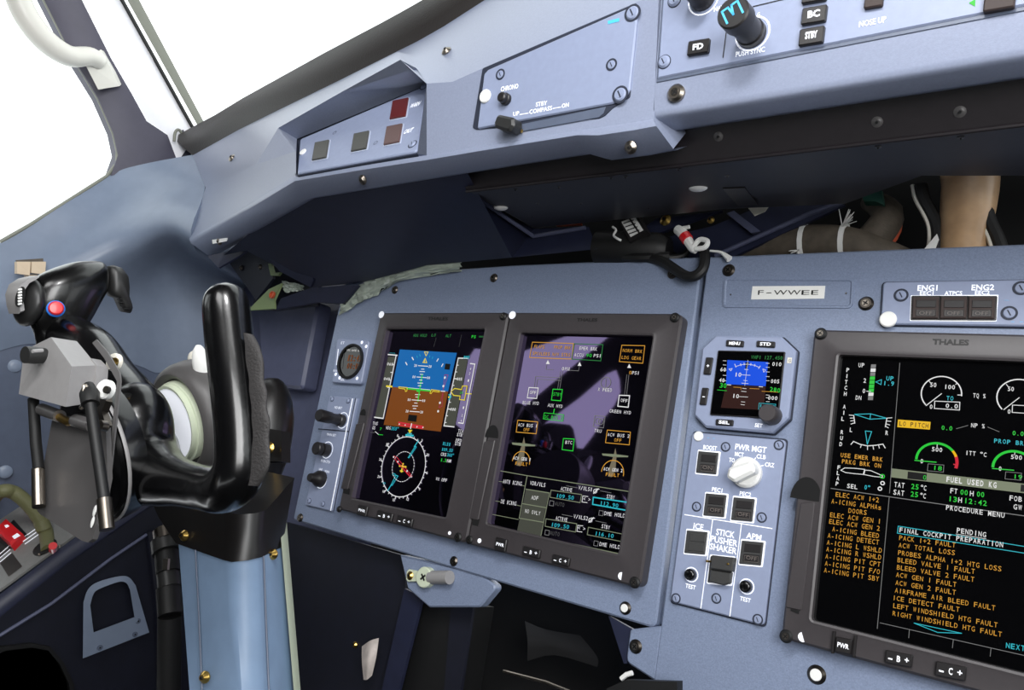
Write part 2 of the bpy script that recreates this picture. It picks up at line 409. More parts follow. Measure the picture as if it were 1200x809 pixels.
# --- primary flight display
t, o, i = display('leftmost upright display, with the blue and brown horizon and compass rose', [(446, 366.5), (596, 366), (546, 637), (396, 597)], [(456.8, 387), (571.8, 387), (526.5, 607.5), (416, 584.5)])
mb = screen(t, i)
D = zoom(430, 380, 6.225); E = zoom(410, 490, 6.225)
k = Ink(F0, mb, HS, D)
for s, a, b in (('HDG HOLD', (338, 92), (435, 92)), ('LO', (470, 90), (500, 90)), ('ALT', (572, 95), (612, 95)), ('FS', (762, 101), (792, 103)), ('=', (815, 101), (850, 102))): k.text(s, a, b, 20, 'g_dgreen' if s != 'FS' else 'g_green', .02)
for x, y, X2, Y2 in ((505, 100, 488, 165), (690, 78, 672, 165)): k.line([(x, y), (X2, Y2)], 1.5, 'g_dim')
k.fill([(240, 185), (655, 210), (592, 492), (185, 458)], 'g_sky'); k.fill([(185, 458), (592, 492), (538, 785), (122, 735)], 'g_brown')
k.h += .00015
k.fill([(155, 235), (212, 240), (118, 688), (58, 680)], 'g_tape'); k.fill([(665, 250), (735, 262), (640, 748), (562, 740)], 'g_tape')
k.h += .0001
k.line([(155, 222), (220, 228)], 6); k.line([(213, 228), (118, 688), (55, 680)], 6)
for y, s in ((292, '060'), (400, '040')):
    k.text(s, (146 - (y - 292) * .22, y + 8), (188 - (y - 292) * .22, y + 11), 20, bold=.02)
for u in (0.15, .27, .39, .51): k.line([(213 - 95 * u - 14, 228 + 460 * u), (213 - 95 * u, 228 + 460 * u)], 4)
k.line([(144, 453), (182, 456)], 9, 'g_yellow'); k.text('-----', (165, 213), (205, 216), 10, 'g_cyan', .03)
k.line([(666, 248), (735, 250)], 6, 'g_white'); k.line([(666, 250), (562, 742), (635, 750)], 6)
for u, s in ((.3, '005'), (.75, '000')):
    x, y = 666 - 104 * u, 250 + 492 * u; k.line([(x, y), (x + 22, y + 2)], 5); k.text(s, (x + 20, y + 12), (x + 58, y + 14), 20, bold=.03)
for u in (.1, .2, .4, .65, .85, .95): k.line([(666 - 104 * u, 250 + 492 * u), (678 - 104 * u, 251 + 492 * u)], 4)
k.text('1013', (705, 252), (745, 252), 20, 'g_cyan', .04)
k.line([(755, 288), (788, 292), (703, 725), (668, 720)], 6)
for u, s in ((.07, '4'), (.15, '2'), (.27, '1'), (.73, '1'), (.86, '2'), (.95, '4')): k.ctext(s, (762 - 78 * u, 296 + 430 * u), 10, 18)
k.line([(615, 490), (640, 470), (690, 478), (697, 452), (730, 452), (712, 555), (675, 550), (680, 525), (632, 520), (615, 495)], 5, 'g_yellow'); k.line([(725, 508), (772, 510)], 5, 'g_yellow')
k.ctext('20', (690, 500), 22, 18, 'g_green'); k.line([(600, 515), (612, 530), (600, 550)], 8, 'g_cyan'); k.ctext('.', (605, 495), 10, 90, 'g_yellow')
# attitude symbols
k.arc((393, 480), 0.0475, 235, 305, 0.0004, 'g_skyb') if False else None
for x, y in ((288, 288), (335, 252), (515, 262), (549, 300)): k.line([(x - 5, y - 8), (x + 4, y + 8)] if x < 400 else [(x + 5, y - 8), (x - 4, y + 8)], 6)
for x, y in ((365, 238), (385, 228), (460, 236), (480, 246)): k.line([(x, y - 6), (x + (3 if x < 400 else -3), y + 6)], 3, 'g_cyan')
k.line([(420, 203), (447, 204), (431, 232)], 4, 'g_yellow', True); k.line([(408, 280), (437, 282), (425, 250)], 4, 'g_yellow', True); k.line([(421, 262), (419, 278)], 6, 'g_yellow')
for (x, y), s in (((407, 305), '20'), ((396, 388), '10'), ((361, 555), '10'), ((345, 638), '20')):
    k.line([(x - 32, y - 2), (x + 38, y + 3)], 4); k.ctext(s, (x - 52, y - 3), 20, 18, bold=.03); k.ctext(s, (x + 54, y + 4), 20, 18, bold=.03)
for x, y, w in ((407, 328, 10), (403, 346, 18), (399, 366, 10), (393, 408, 10), (389, 430, 18), (384, 450, 10), (370, 514, 18), (366, 532, 10), (357, 576, 10), (352, 597, 18), (348, 616, 10)): k.line([(x - w, y), (x + w, y + 1)], 4)
k.line([(403, 370), (372, 560)], 8, 'g_green'); k.line([(290, 470), (465, 488)], 8, 'g_green')
k.line([(232, 458), (295, 464), (292, 488), (282, 492), (276, 474), (234, 468)], 4, 'g_yellow', True); k.line([(470, 478), (530, 486), (528, 496), (480, 490), (468, 508), (460, 504)], 4, 'g_yellow', True)
k.line([(300, 465), (460, 480)], 3.5, 'g_white'); k.fill([(366, 472), (390, 474), (386, 496), (362, 494)], 'g_green', .0002)
k.fill([(572, 288), (610, 291), (603, 334), (566, 330)], 'g_black', .0001); k.ctext('0', (589, 310), 12, 22, 'g_cyan')
k.line([(567, 370), (592, 372), (556, 480)], 3, 'g_mag', True); k.line([(556, 495), (548, 600), (525, 610)], 3, 'g_mag', True)
for x, y in ((578, 366), (567, 428), (555, 490), (542, 550), (529, 612)): k.ctext('.', (x, y - 22), 14, 110) if y != 490 else k.line([(x - 14, y - 1), (x + 14, y + 1)], 5)
k.fill([(305, 660), (367, 667), (360, 714), (297, 706)], 'g_black', .0001); k.ctext('-4', (330, 688), 28, 24)
k.line([(232, 718), (408, 748), (402, 760)], 8, 'g_red'); k.line([(232, 735), (405, 760)], 8, 'g_red')
for x, y in ((236, 730), (279, 737), (365, 750), (409, 754)): k.arc((x, y), .0004, 0, 360, .0008, n=8)
k.line([(326, 728), (318, 760)], 7)
k.zf = E
for s, a, b, c in (('TAS', (165, 50), (200, 53), 'g_white'), ('GS', (162, 82), (182, 84), 'g_white'), ('HDG', (262, 82), (295, 85), 'g_white'), ('353°', (300, 88), (352, 92), 'g_cyan'), ('TCAS', (788, 105), (838, 112), 'g_white'), ('STBY', (780, 132), (830, 140), 'g_white'), ('XPDR', (768, 172), (830, 180), 'g_white'), ('STBY', (765, 198), (822, 206), 'g_white'),
                    ('ILS1', (678, 198), (728, 205), 'g_cyan'), ('109.50', (672, 240), (748, 250), 'g_cyan'), ('CRS', (662, 275), (700, 280), 'g_white'), ('360°', (708, 280), (755, 286), 'g_cyan'), ('1.3', (664, 318), (700, 322), 'g_green'), ('NM', (706, 324), (735, 326), 'g_white'), ('WX OFF', (626, 455), (705, 468), 'g_white')):
    k.text(s, a, b, 24, c, .01)
k.ctext('7', (225, 80), 12, 20, 'g_green'); k.line([(150, 105), (180, 108)], 3, 'g_dim'); k.line([(185, 100), (208, 120)], 3); k.line([(210, 122), (240, 124)], 3, 'g_green')
ce = k.q(388, 355); R1 = np.linalg.norm(k.q(545, 345) - k.q(232, 365)) / 2 * 1.0
R1 = abs(k.q(388, 128)[1] - k.q(388, 582)[1]) / 2 * 0.995
k.arc(ce, R1, 0, 360, .0009, px=False, n=56)
for a in range(0, 360, 10):
    v = np.array([math.cos(math.radians(a + 3)), math.sin(math.radians(a + 3))]); k.lineq([ce + v * R1, ce + v * R1 * (1.08 if a % 30 == 0 else 1.05)], .0008 if a % 30 else .0011, 'g_white')
for a, s in ((-122, '0'), (-92 + 32, '3'), (-32, '6') if False else (-30, '33'), (0, '6'), (30, '9'), (60, '12'), (92, '15'), (122, '18'), (152, '21'), (182, '24'), (212, '27'), (-150, '30')):
    p = ce + np.array([math.cos(math.radians(a + 3)), math.sin(math.radians(a + 3))]) * R1 * 1.13
    v, f = glyphs(s, .02); h = k.up(); mb.add([F0.at(p + np.array([(q[0] - .3 * len(s)) * .004, -(q[1] - .35) * .004]), h) for q in v], f, 'g_white')
R2 = R1 * .5
for a in range(0, 360, 12): k.arc(ce, R2, a, a + 7, .0006, px=False, n=3)
k.line([(500, 165), (470, 210)], 5, 'g_cyan'); k.line([(478, 205), (425, 290), (432, 290), (484, 212)], 4, 'g_cyan', True)
k.line([(275, 532), (305, 482)], 5, 'g_cyan'); k.line([(300, 490), (335, 418), (350, 424), (308, 492)], 4, 'g_cyan', True); k.ctext('o', (322, 408), 24, 30, 'g_cyan', .06); k.ctext('o', (250, 472), 18, 24, 'g_cyan', .05)
k.line([(322, 278), (345, 290), (452, 425), (440, 425), (320, 290)], 3, 'g_red', True); k.line([(340, 318), (440, 430)], 4, 'g_red')
for x, y in ((319, 285), (350, 320), (418, 388), (448, 428)): k.arc((x, y), .0005, 0, 360, .001, n=8)
k.line([(388, 335), (376, 392)], 9, 'g_yellow'); k.line([(362, 350), (408, 358)], 9, 'g_yellow'); k.line([(368, 386), (386, 390)], 6, 'g_yellow')
k.fill([(425, 85), (456, 88), (437, 115)], 'g_yellow', .0002); k.line([(410, 125), (460, 130)], 10, 'g_cyan'); k.line([(422, 112), (450, 115)], 5, 'g_cyan')
mb.build('screen', t)
moon(t, (447, 369), 0.0042, HB); screw(t, F0, (590, 371), 0.0042, HB, head='black'); screw(t, F0, (398, 597), 0.0035, HB, head='black'); screw(t, F0, (537, 630), 0.0046, HB, head='black'); moon(t, (527, 625), 0.0018, HB)
bez_button(t, F0, quad((424, 598.5), 11, 12, .22, .27), HB, pwr, 'power_button')
bez_button(t, F0, quad((450, 605), 18, 10, .22, .27), HB, rock('B'), 'rocker_button'); bez_button(t, F0, quad((473.5, 611), 18, 10, .22, .27), HB, rock('C'), 'rocker_button')
latch(t, [(417, 497), (427, 495), (407, 574), (399, 573)], (425, 487, 0.005), [(403, 571), (410, 573), (409, 580), (402, 578)], HB)
k = None
def logo(t, c, w):
    mb = MB(); ik = Ink(F0, mb, HB + .0003); ik.ctext('THALES', c, w, w * .15, 'inkdark', bold=.03); mb.build('maker_lettering', t)
logo(t, (513, 373.5), 24)

# --- systems display
t, o, i = display('middle upright display, showing the hydraulic and electrical diagram and radio frequencies', [(597.5, 366), (800, 367.5), (749.5, 689.5), (547, 637.5)], [(614, 391.5), (768.5, 395), (728, 650.5), (574.5, 614.5)])
mb = screen(t, i); Fz = zoom(580, 380, 5.057); G = zoom(560, 530, 5.057); k = Ink(F0, mb, HS, Fz)
k.line([(222, 107), (465, 115), (455, 207), (205, 198)], 3.5, 'g_amber', True); k.line([(470, 116), (640, 122), (627, 218), (455, 207)], 3.5, 'g_dgreen', True); k.line([(752, 125), (888, 128), (876, 232), (737, 222)], 3.5, 'g_amber', True)
for s, a, b, c in (('FLAPS', (232, 142), (292, 145), 'g_amber'), ('PROP BRK', (350, 146), (448, 150), 'g_amber'), ('SPOILERS N/W STRG', (222, 183), (444, 193), 'g_amber'), ('EMER BRK', (500, 152), (604, 158), 'g_white'), ('ACCU', (470, 192), (524, 194), 'g_white'), ('90', (540, 194), (572, 196), 'g_green'), ('PSI', (584, 196), (624, 198), 'g_white'), ('NORM BRK', (756, 165), (872, 172), 'g_amber'), ('LDG GEAR', (750, 206), (866, 214), 'g_amber'),
                    ('0', (396, 274), (408, 275), 'g_white'), ('PSI', (414, 275), (440, 276), 'g_white'), ('0', (794, 296), (808, 298), 'g_amber'), ('PSI', (812, 298), (850, 300), 'g_white'), ('OFF', (206, 414), (242, 417), 'g_white'), ('BLUE HYD', (163, 474), (258, 480), 'g_white'), ('STBY', (344, 424), (392, 428), 'g_green'), ('AUX HYD', (312, 490), (398, 498), 'g_white'), ('DC BUS 2', (292, 558), (398, 566), 'g_green'),
                    ('OFF', (744, 460), (784, 466), 'g_white'), ('GREEN HYD', (678, 524), (804, 536), 'g_white'), ('X FEED', (610, 396), (692, 402), 'g_white'), ('TRU', (588, 640), (630, 645), 'g_white'), ('ACW BUS 1', (136, 606), (246, 614), 'g_white'), ('OFF', (168, 634), (202, 638), 'g_amber'), ('ACW BUS 2', (666, 664), (796, 674), 'g_white'), ('OFF', (706, 696), (748, 700), 'g_amber'), ('BTC', (416, 710), (456, 713), 'g_white')): k.text(s, a, b, 20, c, .0)
for x, y in ((314, 225), (502, 236), (796, 248)): k.fill([(x, y - 12), (x + 11, y + 12), (x - 12, y + 11)], 'g_white')
k.line([(306, 240), (302, 268), (345, 270)], 2, 'g_grey'); k.line([(445, 274), (496, 277), (500, 252)], 2, 'g_grey')
for dx, dy in ((0, 0), (12, 16)): k.line([(232 + dx, 376), (240 + dx, 310 + dy), (388, 318 + dy)], 2, 'g_grey'); k.line([(388 + dx, 280), (372 + dx, 384)], 2, 'g_grey'); k.line([(782 + dx, 300), (768 + dx, 420)], 2, 'g_grey')
k.line([(202, 376), (257, 379), (247, 441), (192, 437)], 4, 'g_white', True); k.line([(344, 386), (400, 388), (390, 455), (335, 450)], 4, 'g_green', True); k.line([(737, 422), (798, 424), (790, 493), (728, 487)], 5, 'g_white', True)
k.line([(292, 526), (408, 538), (402, 575), (286, 562)], 3, 'g_green', True); k.line([(352, 505), (347, 530)], 5, 'g_green')
k.arc((657, 347), .0052, 0, 360, .0006, 'g_grey'); k.line([(659, 325), (655, 370)], 3, 'g_grey'); k.line([(592, 542), (653, 548), (643, 615), (583, 608)], 3, 'g_grey', True); k.arc((610, 575), .0028, 0, 360, .0005, 'g_grey', n=14); k.arc((628, 578), .0028, 0, 360, .0005, 'g_grey', n=14)
k.line([(135, 570), (254, 580), (244, 650), (126, 640)], 3.5, 'g_amber', True); k.line([(666, 628), (803, 640), (796, 716), (655, 703)], 3.5, 'g_amber', True); k.line([(406, 678), (470, 682), (462, 752), (398, 744)], 4, 'g_green', True)
for x, y in ((170, 710), (712, 775)):
    s = 1 if x < 300 else 1.12; k.fill([(x - 70 * s, y - 8), (x, y - 4), (x + 70 * s, y + 6), (x + 68 * s, y + 14), (x, y + 14), (x - 66 * s, y + 4)], 'g_olive'); k.fill([(x + 2, y - 40), (x + 9, y), (x + 2, y + 90), (x - 20, y + 132), (x - 42, y + 128), (x - 36, y + 80), (x - 8, y)], 'g_tan')
    k.arc((x - 16, y + 108), .0105 * (1 if x < 300 else 1.08), 180, 365, .0007, 'g_amber')
    k.text('ACW GEN ' + ('1' if x < 300 else '2'), (x - 62 * s, y + 92), (x + 38 * s, y + 104), 20, 'g_white', .015); k.text('FAULT', (x - 50 * s, y + 124), (x + 20 * s, y + 132), 20, 'g_amber', .015)
k.zf = G
k.fill([(285, 220), (420, 242), (402, 330), (268, 306)], 'g_tape'); k.fill([(266, 308), (402, 330), (385, 416), (250, 390)], 'g_tape'); k.fill([(248, 394), (384, 418), (372, 505), (232, 470)], 'g_tape')
k.h += .0001
k.line([(135, 112), (292, 140), (908, 236), (852, 606), (372, 504), (424, 242)], 3.5, 'g_olive'); k.line([(292, 140), (245, 392)], 4, 'g_olive'); k.line([(285, 220), (420, 242)], 4, 'g_olive'); k.line([(266, 306), (404, 330)], 4, 'g_olive'); k.line([(245, 392), (386, 416)], 4, 'g_olive'); k.line([(88, 370), (240, 400)], 2.5, 'g_olive'); k.line([(125, 174), (145, 176)], 2.5, 'g_olive'); k.line([(260, 198), (280, 202)], 2.5, 'g_olive'); k.line([(105, 290), (130, 294)], 2.5, 'g_olive'); k.line([(230, 315), (255, 320)], 2.5, 'g_olive')
for s, a, b, c in (('VDR/ILS', (308, 194), (398, 208), 'g_white'), ('ADF', (316, 280), (356, 286), 'g_white'), ('NO OVLY', (278, 360), (368, 376), 'g_white'), ('ANTI ICING', (147, 184), (258, 200), 'g_white'), ('DE ICING', (135, 303), (225, 318), 'g_white'),
                    ('V/ILS1', (595, 222), (672, 234), 'g_white'), ('ACTIVE', (490, 228), (556, 238), 'g_white'), ('STBY', (762, 274), (808, 282), 'g_white'), ('109.50', (468, 270), (566, 284), 'g_cyan'), ('112.90', (728, 314), (830, 330), 'g_cyan'), ('< >', (624, 288), (664, 294), 'g_white'), ('AUTO', (456, 316), (510, 326), 'g_dim'), ('DME HOLD', (748, 374), (870, 390), 'g_white'),
                    ('V/ILS2', (566, 392), (650, 406), 'g_white'), ('ACTIVE', (460, 402), (528, 414), 'g_white'), ('STBY', (732, 450), (780, 460), 'g_white'), ('109.50', (438, 442), (538, 456), 'g_cyan'), ('116.10', (698, 494), (802, 510), 'g_cyan'), ('< >', (592, 460), (634, 468), 'g_white'), ('AUTO', (426, 490), (482, 500), 'g_dim'), ('DME HOLD', (720, 556), (840, 576), 'g_white')): k.text(s, a, b, 24, c, .0)
k.line([(434, 226), (615, 252), (606, 300), (428, 268)], 3.5, 'g_olive', True); k.line([(684, 268), (886, 298), (878, 345), (680, 310)], 6, 'g_cyan', True); k.line([(404, 396), (586, 425), (578, 474), (398, 440)], 3.5, 'g_olive', True); k.line([(655, 446), (855, 486), (848, 530), (648, 490)], 3.5, 'g_olive', True)
for x, y in ((622, 262), (592, 436)): k.line([(x + 30, y + 2), (x, y - 2), (x - 5, y + 34), (x + 25, y + 38)], 3)
for x, y in ((437, 302), (410, 476), (730, 360), (700, 540)): k.line([(x - 10, y - 14), (x + 14, y - 10), (x + 10, y + 18), (x - 14, y + 14)], 2.5, 'g_grey', True)
for a in (((525, 200), (590, 212)), ((725, 230), (790, 242)), ((498, 370), (560, 382)), ((698, 408), (762, 422))): k.line(a, 2, 'g_grey')
for x, y in ((700, 230), (672, 402)): k.arc((x - 5, y + 2), .0017, 0, 360, .0006, n=12); k.line([(x - 14, y + 14), (x + 14, y - 12)], 5); k.line([(x + 2, y - 12), (x + 20, y - 10)], 3)
mb.build('screen', t)
moon(t, (600.5, 369.5), 0.0042, HB); screw(t, F0, (791, 372.5), 0.0045, HB, head='black'); screw(t, F0, (550.5, 633), 0.0042, HB, head='black'); screw(t, F0, (744, 683), 0.0048, HB, head='black'); moon(t, (562, 634), 0.0022, HB); moon(t, (728.5, 675.5), 0.0032, HB, math.pi / 2)
bez_button(t, F0, quad((586, 638.5), 13, 15, .17, .25), HB, pwr, 'power_button'); bez_button(t, F0, quad((622, 647.5), 20, 10, .17, .26), HB, rock('B'), 'rocker_button'); bez_button(t, F0, quad((656.5, 657), 20, 10, .17, .26), HB, rock('C'), 'rocker_button')
latch(t, [(567, 518), (580, 515), (560, 610), (550, 608)], (576, 513, 0.0085), [(555, 607), (562, 609), (560, 617), (553, 615)], HB); logo(t, (688, 375), 24)

# --- engine and warning display
A = zoom(970, 410, 4.761); B = zoom(900, 540, 3.007)
tl = F0.px(954, 386, HB); blq = F0.px(915, 748.5, HB)
xr = tl[0] + 0.1985
S = [F0.px(985, 417.5, HB - .005), None, None, F0.px(953, 727, HB - .005)]
t = thing('display_unit', 'large display at the right edge, listing amber warnings beside engine dials', 'display', F0.at(((tl[0] + xr) / 2, 0.14), 0.006))
o = [tl, np.array([xr, tl[1] + .001]), np.array([xr - .002, blq[1] + .0015]), blq]; i = [S[0], np.array([xr - .026, S[0][1]]), np.array([xr - .026, S[3][1] + 0.001]), S[3]]
mb = MB(); O = rounded(o, 0.006); I = rounded(i, 0.0022); Iw = inset(I, -0.0042); Im = inset(I, -0.0016); Ob = inset(O, 0.0018)
mb.rings([[F0.at(p, 0) for p in O], [F0.at(p, HB - 0.002) for p in O], [F0.at(p, HB) for p in Ob], [F0.at(p, HB) for p in Iw], [F0.at(p, HB + 0.0009) for p in Im], [F0.at(p, HB + 0.0002) for p in I], [F0.at(p, HB - 0.0056) for p in I]], 'bezel', cap1=False); mb.build('bezel', t)
mb = screen(t, i, 'screen2'); k = Ink(F0, mb, HS, A)
for s, L in (('PITCH', [(112, 113), (107, 147), (103, 180), (101, 212), (98, 246)]), ('AIL', [(93, 318), (90, 352), (84, 386)]), ('RUD', [(80, 460), (77, 493), (73, 527)]), ('FLAP', [(62, 657), (58, 688), (57, 718), (52, 748)])):
    for ch, c in zip(s, L): k.ctext(ch, c, 15 if ch != 'I' else 5, 22, bold=.02)
for s, c, w, m in (('UP', (188, 86), 32, 'g_white'), ('2', (207, 172), 14, 'g_white'), ('0', (202, 230), 14, 'g_white'), ('DN', (172, 268), 32, 'g_white'), ('UP', (347, 160), 40, 'g_cyan'), ('1.9', (343, 188), 54, 'g_cyan'), ('L', (130, 447), 14, 'g_white'), ('R', (330, 464), 15, 'g_white'), ('USE EMER BRK', (188, 600), 236, 'g_amber'), ('PRKG BRK ON', (187, 635), 220, 'g_amber'), ('SEL', (137, 763), 58, 'g_white'), ('0°', (221, 769), 32, 'g_cyan'),
                   ('50', (589, 196), 34, 'g_white'), ('100', (683, 208), 54, 'g_white'), ('TO', (682, 271), 38, 'g_cyan'), ('0', (577, 318), 15, 'g_white'), ('0.0', (692, 314), 68, 'g_white'), ('TQ %', (846, 257), 70, 'g_white'), ('50', (1022, 219), 34, 'g_white'), ('0', (1012, 345), 15, 'g_white'), ('0.0', (665, 437), 60, 'g_green'), ('NP %', (838, 424), 76, 'g_white'), ('0.0', (1062, 467), 62, 'g_green'), ('PROP BRK', (1022, 516), 190, 'g_cyan'), ('500', (610, 557), 58, 'g_white'), ('0', (525, 622), 15, 'g_white'), ('18', (616, 661), 42, 'g_green'), ('ITT °C', (830, 581), 112, 'g_white'), ('500', (1053, 600), 62, 'g_white'), ('0', (962, 664), 15, 'g_white'), ('19', (1064, 710), 42, 'g_green')): k.ctext(s, c, w, 24, m, bold=.012)
for n in range(9):
    u0, u1 = n / 9, (n + 1) / 9; xx = lambda u: 256 - 18 * u; yy = lambda u: 82 + 202 * u; m = 'g_green' if 3 <= n < 7 else ('g_white' if n % 2 else 'g_grey')
    k.fill([(xx(u0) - 14, yy(u0)), (xx(u0) + 14, yy(u0)), (xx(u1) + 14, yy(u1) - 3), (xx(u1) - 14, yy(u1) - 3)], m)
k.line([(218, 232), (240, 233)], 4)
k.line([(268, 180), (300, 167), (297, 195)], 3.5, 'g_cyan', True); k.line([(402, 75), (345, 800)], 3, 'g_grey')
k.line([(150, 361), (240, 358), (330, 383), (235, 388)], 4, 'g_cyan', True); k.line([(240, 358), (235, 388)], 4, 'g_cyan')
k.line([(145, 367), (151, 410)], 5); k.line([(330, 382), (322, 430)], 5)
for p in (((120, 365), (145, 367)), ((126, 382), (147, 381)), ((128, 398), (149, 395)), ((130, 415), (151, 408)), ((330, 382), (358, 380)), ((328, 398), (352, 400)), ((325, 414), (345, 420)), ((322, 428), (338, 436))): k.line(p, 4)
k.line([(210, 454), (245, 457), (221, 528)], 4, 'g_cyan', True); k.line([(130, 528), (144, 512), (180, 528), (222, 537), (270, 533), (308, 527), (320, 548)], 5)
for p in (((188, 530), (183, 546)), ((222, 537), (222, 558)), ((252, 535), (256, 556)), ((283, 530), (288, 549))): k.line(p, 4)
k.line([(73, 673), (95, 660), (150, 662), (206, 668), (198, 696), (150, 692), (100, 686)], 4, 'g_white', True); k.line([(208, 672), (240, 675), (305, 703), (305, 712), (260, 708), (202, 697)], 4, 'g_white', True)
k.arc((305, 707), .0014, 0, 360, .0006, 'g_green', n=12); k.arc((306, 745), .0012, 0, 360, .0007, n=12); k.arc((291, 776), .0012, 0, 360, .0007, n=12)
rr = abs(k.q(632, 148)[1] - k.q(632, 245)[1])
for dx, dy in ((0, 0), (434, 22)):
    C0 = k.q(633 + dx, 246 + dy); k.arc(C0, rr, 138, 362, .0008, px=False); k.line([(549 + dx, 312 + dy), (634 + dx, 246 + dy)], 5); k.line([(563 + dx, 172 + dy), (574 + dx, 186 + dy)], 4); k.line([(714 + dx, 194 + dy), (722 + dx, 186 + dy)], 4); k.line([(726 + dx, 253 + dy), (748 + dx, 253 + dy)], 5)
    k.line([(597 + dx, 287 + dy), (737 + dx, 293 + dy), (735 + dx, 337 + dy), (595 + dx, 328 + dy)], 4.5, 'g_white', True)
k.fill([(392, 390), (574, 403), (570, 446), (388, 432)], 'g_lo'); k.h += .0002; k.ctext('LO PITCH', (480, 418), 164, 25, 'g_brn', bold=.02)
k.line([(718, 441), (782, 423)], 3, 'g_grey'); k.line([(893, 432), (956, 458)], 3, 'g_grey')
for dx, dy in ((0, 0), (433, 45)):
    C1 = k.q(606 + dx, 622 + dy); r1 = abs(k.q(606 + dx, 522 + dy)[1] - C1[1]); k.arc(C1, r1, 182, 322, .0016, 'g_green', px=False); k.arc(C1, r1, 322, 336, .0016, 'g_lo', px=False); k.arc(C1, r1, 336, 372, .0019, 'g_red', px=False, n=12); k.line([(704 + dx, 640 + dy), (722 + dx, 644 + dy)], 7, 'g_red')
    k.line([(486 + dx, 618 + dy), (604 + dx, 628 + dy)], 6, 'g_green'); k.line([(611 + dx, 527 + dy), (610 + dx, 542 + dy)], 4); k.line([(560 + dx, 637 + dy), (648 + dx, 644 + dy), (645 + dx, 684 + dy), (556 + dx, 676 + dy)], 3, 'g_grey', True)
k.fill([(358, 663), (1300, 772), (1297, 825), (354, 712)], 'g_olive'); k.h += .0002; k.fill([(447, 680), (553, 692), (550, 731), (444, 720)], 'g_black'); k.fill([(1078, 752), (1180, 764), (1178, 802), (1075, 792)], 'g_black'); k.h += .0002
k.ctext('0', (541, 713), 17, 26, 'g_green'); k.ctext('FUEL USED KG', (800, 739), 282, 30, 'g_white', bold=.03)
k.zf = B
for s, c, w, m in (('TAT', (463, 86), 36, 'g_white'), ('25', (518, 92), 26, 'g_green'), ('°C', (548, 96), 20, 'g_white'), ('SAT', (461, 113), 38, 'g_white'), ('25', (516, 119), 26, 'g_green'), ('°C', (546, 124), 20, 'g_white'), ('FT', (655, 107), 25, 'g_white'), ('00', (691, 112), 26, 'g_green'), ('H', (718, 116), 13, 'g_white'), ('00', (749, 119), 26, 'g_green'), ('13', (653, 136), 26, 'g_green'), ('H', (677, 139), 13, 'g_white'), ('12:42', (733, 146), 76, 'g_green'), ('FOB', (873, 134), 44, 'g_white'), ('GW', (880, 164), 30, 'g_white')): k.ctext(s, c, w, 18, m, bold=.012)
k.line([(222, 98), (410, 125), (640, 158), (960, 203)], 2.5, 'g_grey'); k.line([(427, 130), (385, 592)], 2, 'g_grey'); k.line([(395, 572), (500, 596), (960, 700)], 2, 'g_grey')
for p in (((498, 597), (496, 625)), ((653, 631), (650, 660)), ((786, 661), (783, 690))): k.line(p, 2, 'g_grey')
for s, a, b in (('ELEC ACW 1+2', (238, 127), (390, 148)), ('A-ICING ALPHAs', (223, 151), (398, 174)), ('DOORS', (283, 184), (347, 192)), ('ELEC ACW GEN 1', (218, 199), (393, 223)), ('ELEC ACW GEN 2', (215, 222), (393, 248)), ('A-ICING BLEED', (226, 249), (390, 274)), ('A-ICING DETECT', (210, 272), (390, 297)), ('A-ICING L WSHLD', (207, 296), (400, 326)), ('A-ICING R WSHLD', (205, 320), (398, 350)), ('A-ICING PIT CPT', (202, 345), (395, 375)), ('A-ICING PIT F/O', (200, 370), (393, 401)), ('A-ICING PIT SBY', (197, 394), (390, 426)),
                 ('PACK 1+2 FAULT', (462, 280), (660, 307)), ('ACW TOTAL LOSS', (460, 306), (658, 334)), ('PROBES ALPHA 1+2 HTG LOSS', (458, 332), (822, 391)), ('BLEED VALVE 1 FAULT', (456, 358), (728, 400)), ('BLEED VALVE 2 FAULT', (454, 384), (726, 428)), ('ACW GEN 1 FAULT', (451, 410), (663, 446)), ('ACW GEN 2 FAULT', (449, 438), (661, 474)), ('AIRFRAME AIR BLEED FAULT', (447, 465), (800, 529)), ('ICE DETECT FAULT', (443, 492), (674, 534)), ('LEFT WINDSHIELD HTG FAULT', (441, 519), (808, 589)), ('RIGHT WINDSHIELD HTG FAULT', (439, 546), (823, 622))): k.text(s, a, b, 17, 'g_amber', .0)
k.text('PROCEDURE MENU', (627, 173), (833, 202), 17, 'g_white', .012); k.text('PENDING', (665, 254), (768, 271), 18, 'g_white', .012); k.line([(663, 259), (768, 276)], 2); k.text('FINAL COCKPIT PREPARATION', (463, 252), (828, 306), 17, 'g_white', .012); k.text('NEXT', (838, 660), (905, 672), 19, 'g_cyan', .012)
k.line([(459, 231), (960, 312), (958, 335), (456, 256)], 2.5, 'g_cyan', True); k.line([(515, 573), (682, 609), (598, 606)], 2.5, 'g_cyan', True)
mb.build('screen', t)
screw(t, F0, (962, 391.5), 0.0048, HB, head='black'); screw(t, F0, (921.5, 746), 0.0048, HB, head='black'); moon(t, (941, 747), 0.0034, HB, math.pi / 2 - .4)
bez_button(t, F0, quad((988, 757), 19, 18, .1, .2), HB, pwr, 'power_button')
mb = MB()
for x in (976, 1001):
    plate(mb, F0, [F0.px(*c, HB + .003) for c in quad((x, 755.5 + (x - 988) * .2), 3, 26, .1, .2)], HB - .001, HB + .003, 'button', .0005)
mb.build('button_guard', t)
bez_button(t, F0, quad((1053, 772.5), 32, 15, .1, .2), HB, rock('B'), 'rocker_button'); bez_button(t, F0, quad((1114, 787), 36, 17, .1, .2), HB, rock('C'), 'rocker_button')
latch(t, [(938, 590), (955, 588), (939, 716), (920, 712)], (944, 586, 0.0115), [(929, 708), (938, 710), (936, 720), (926, 716)], HB); 
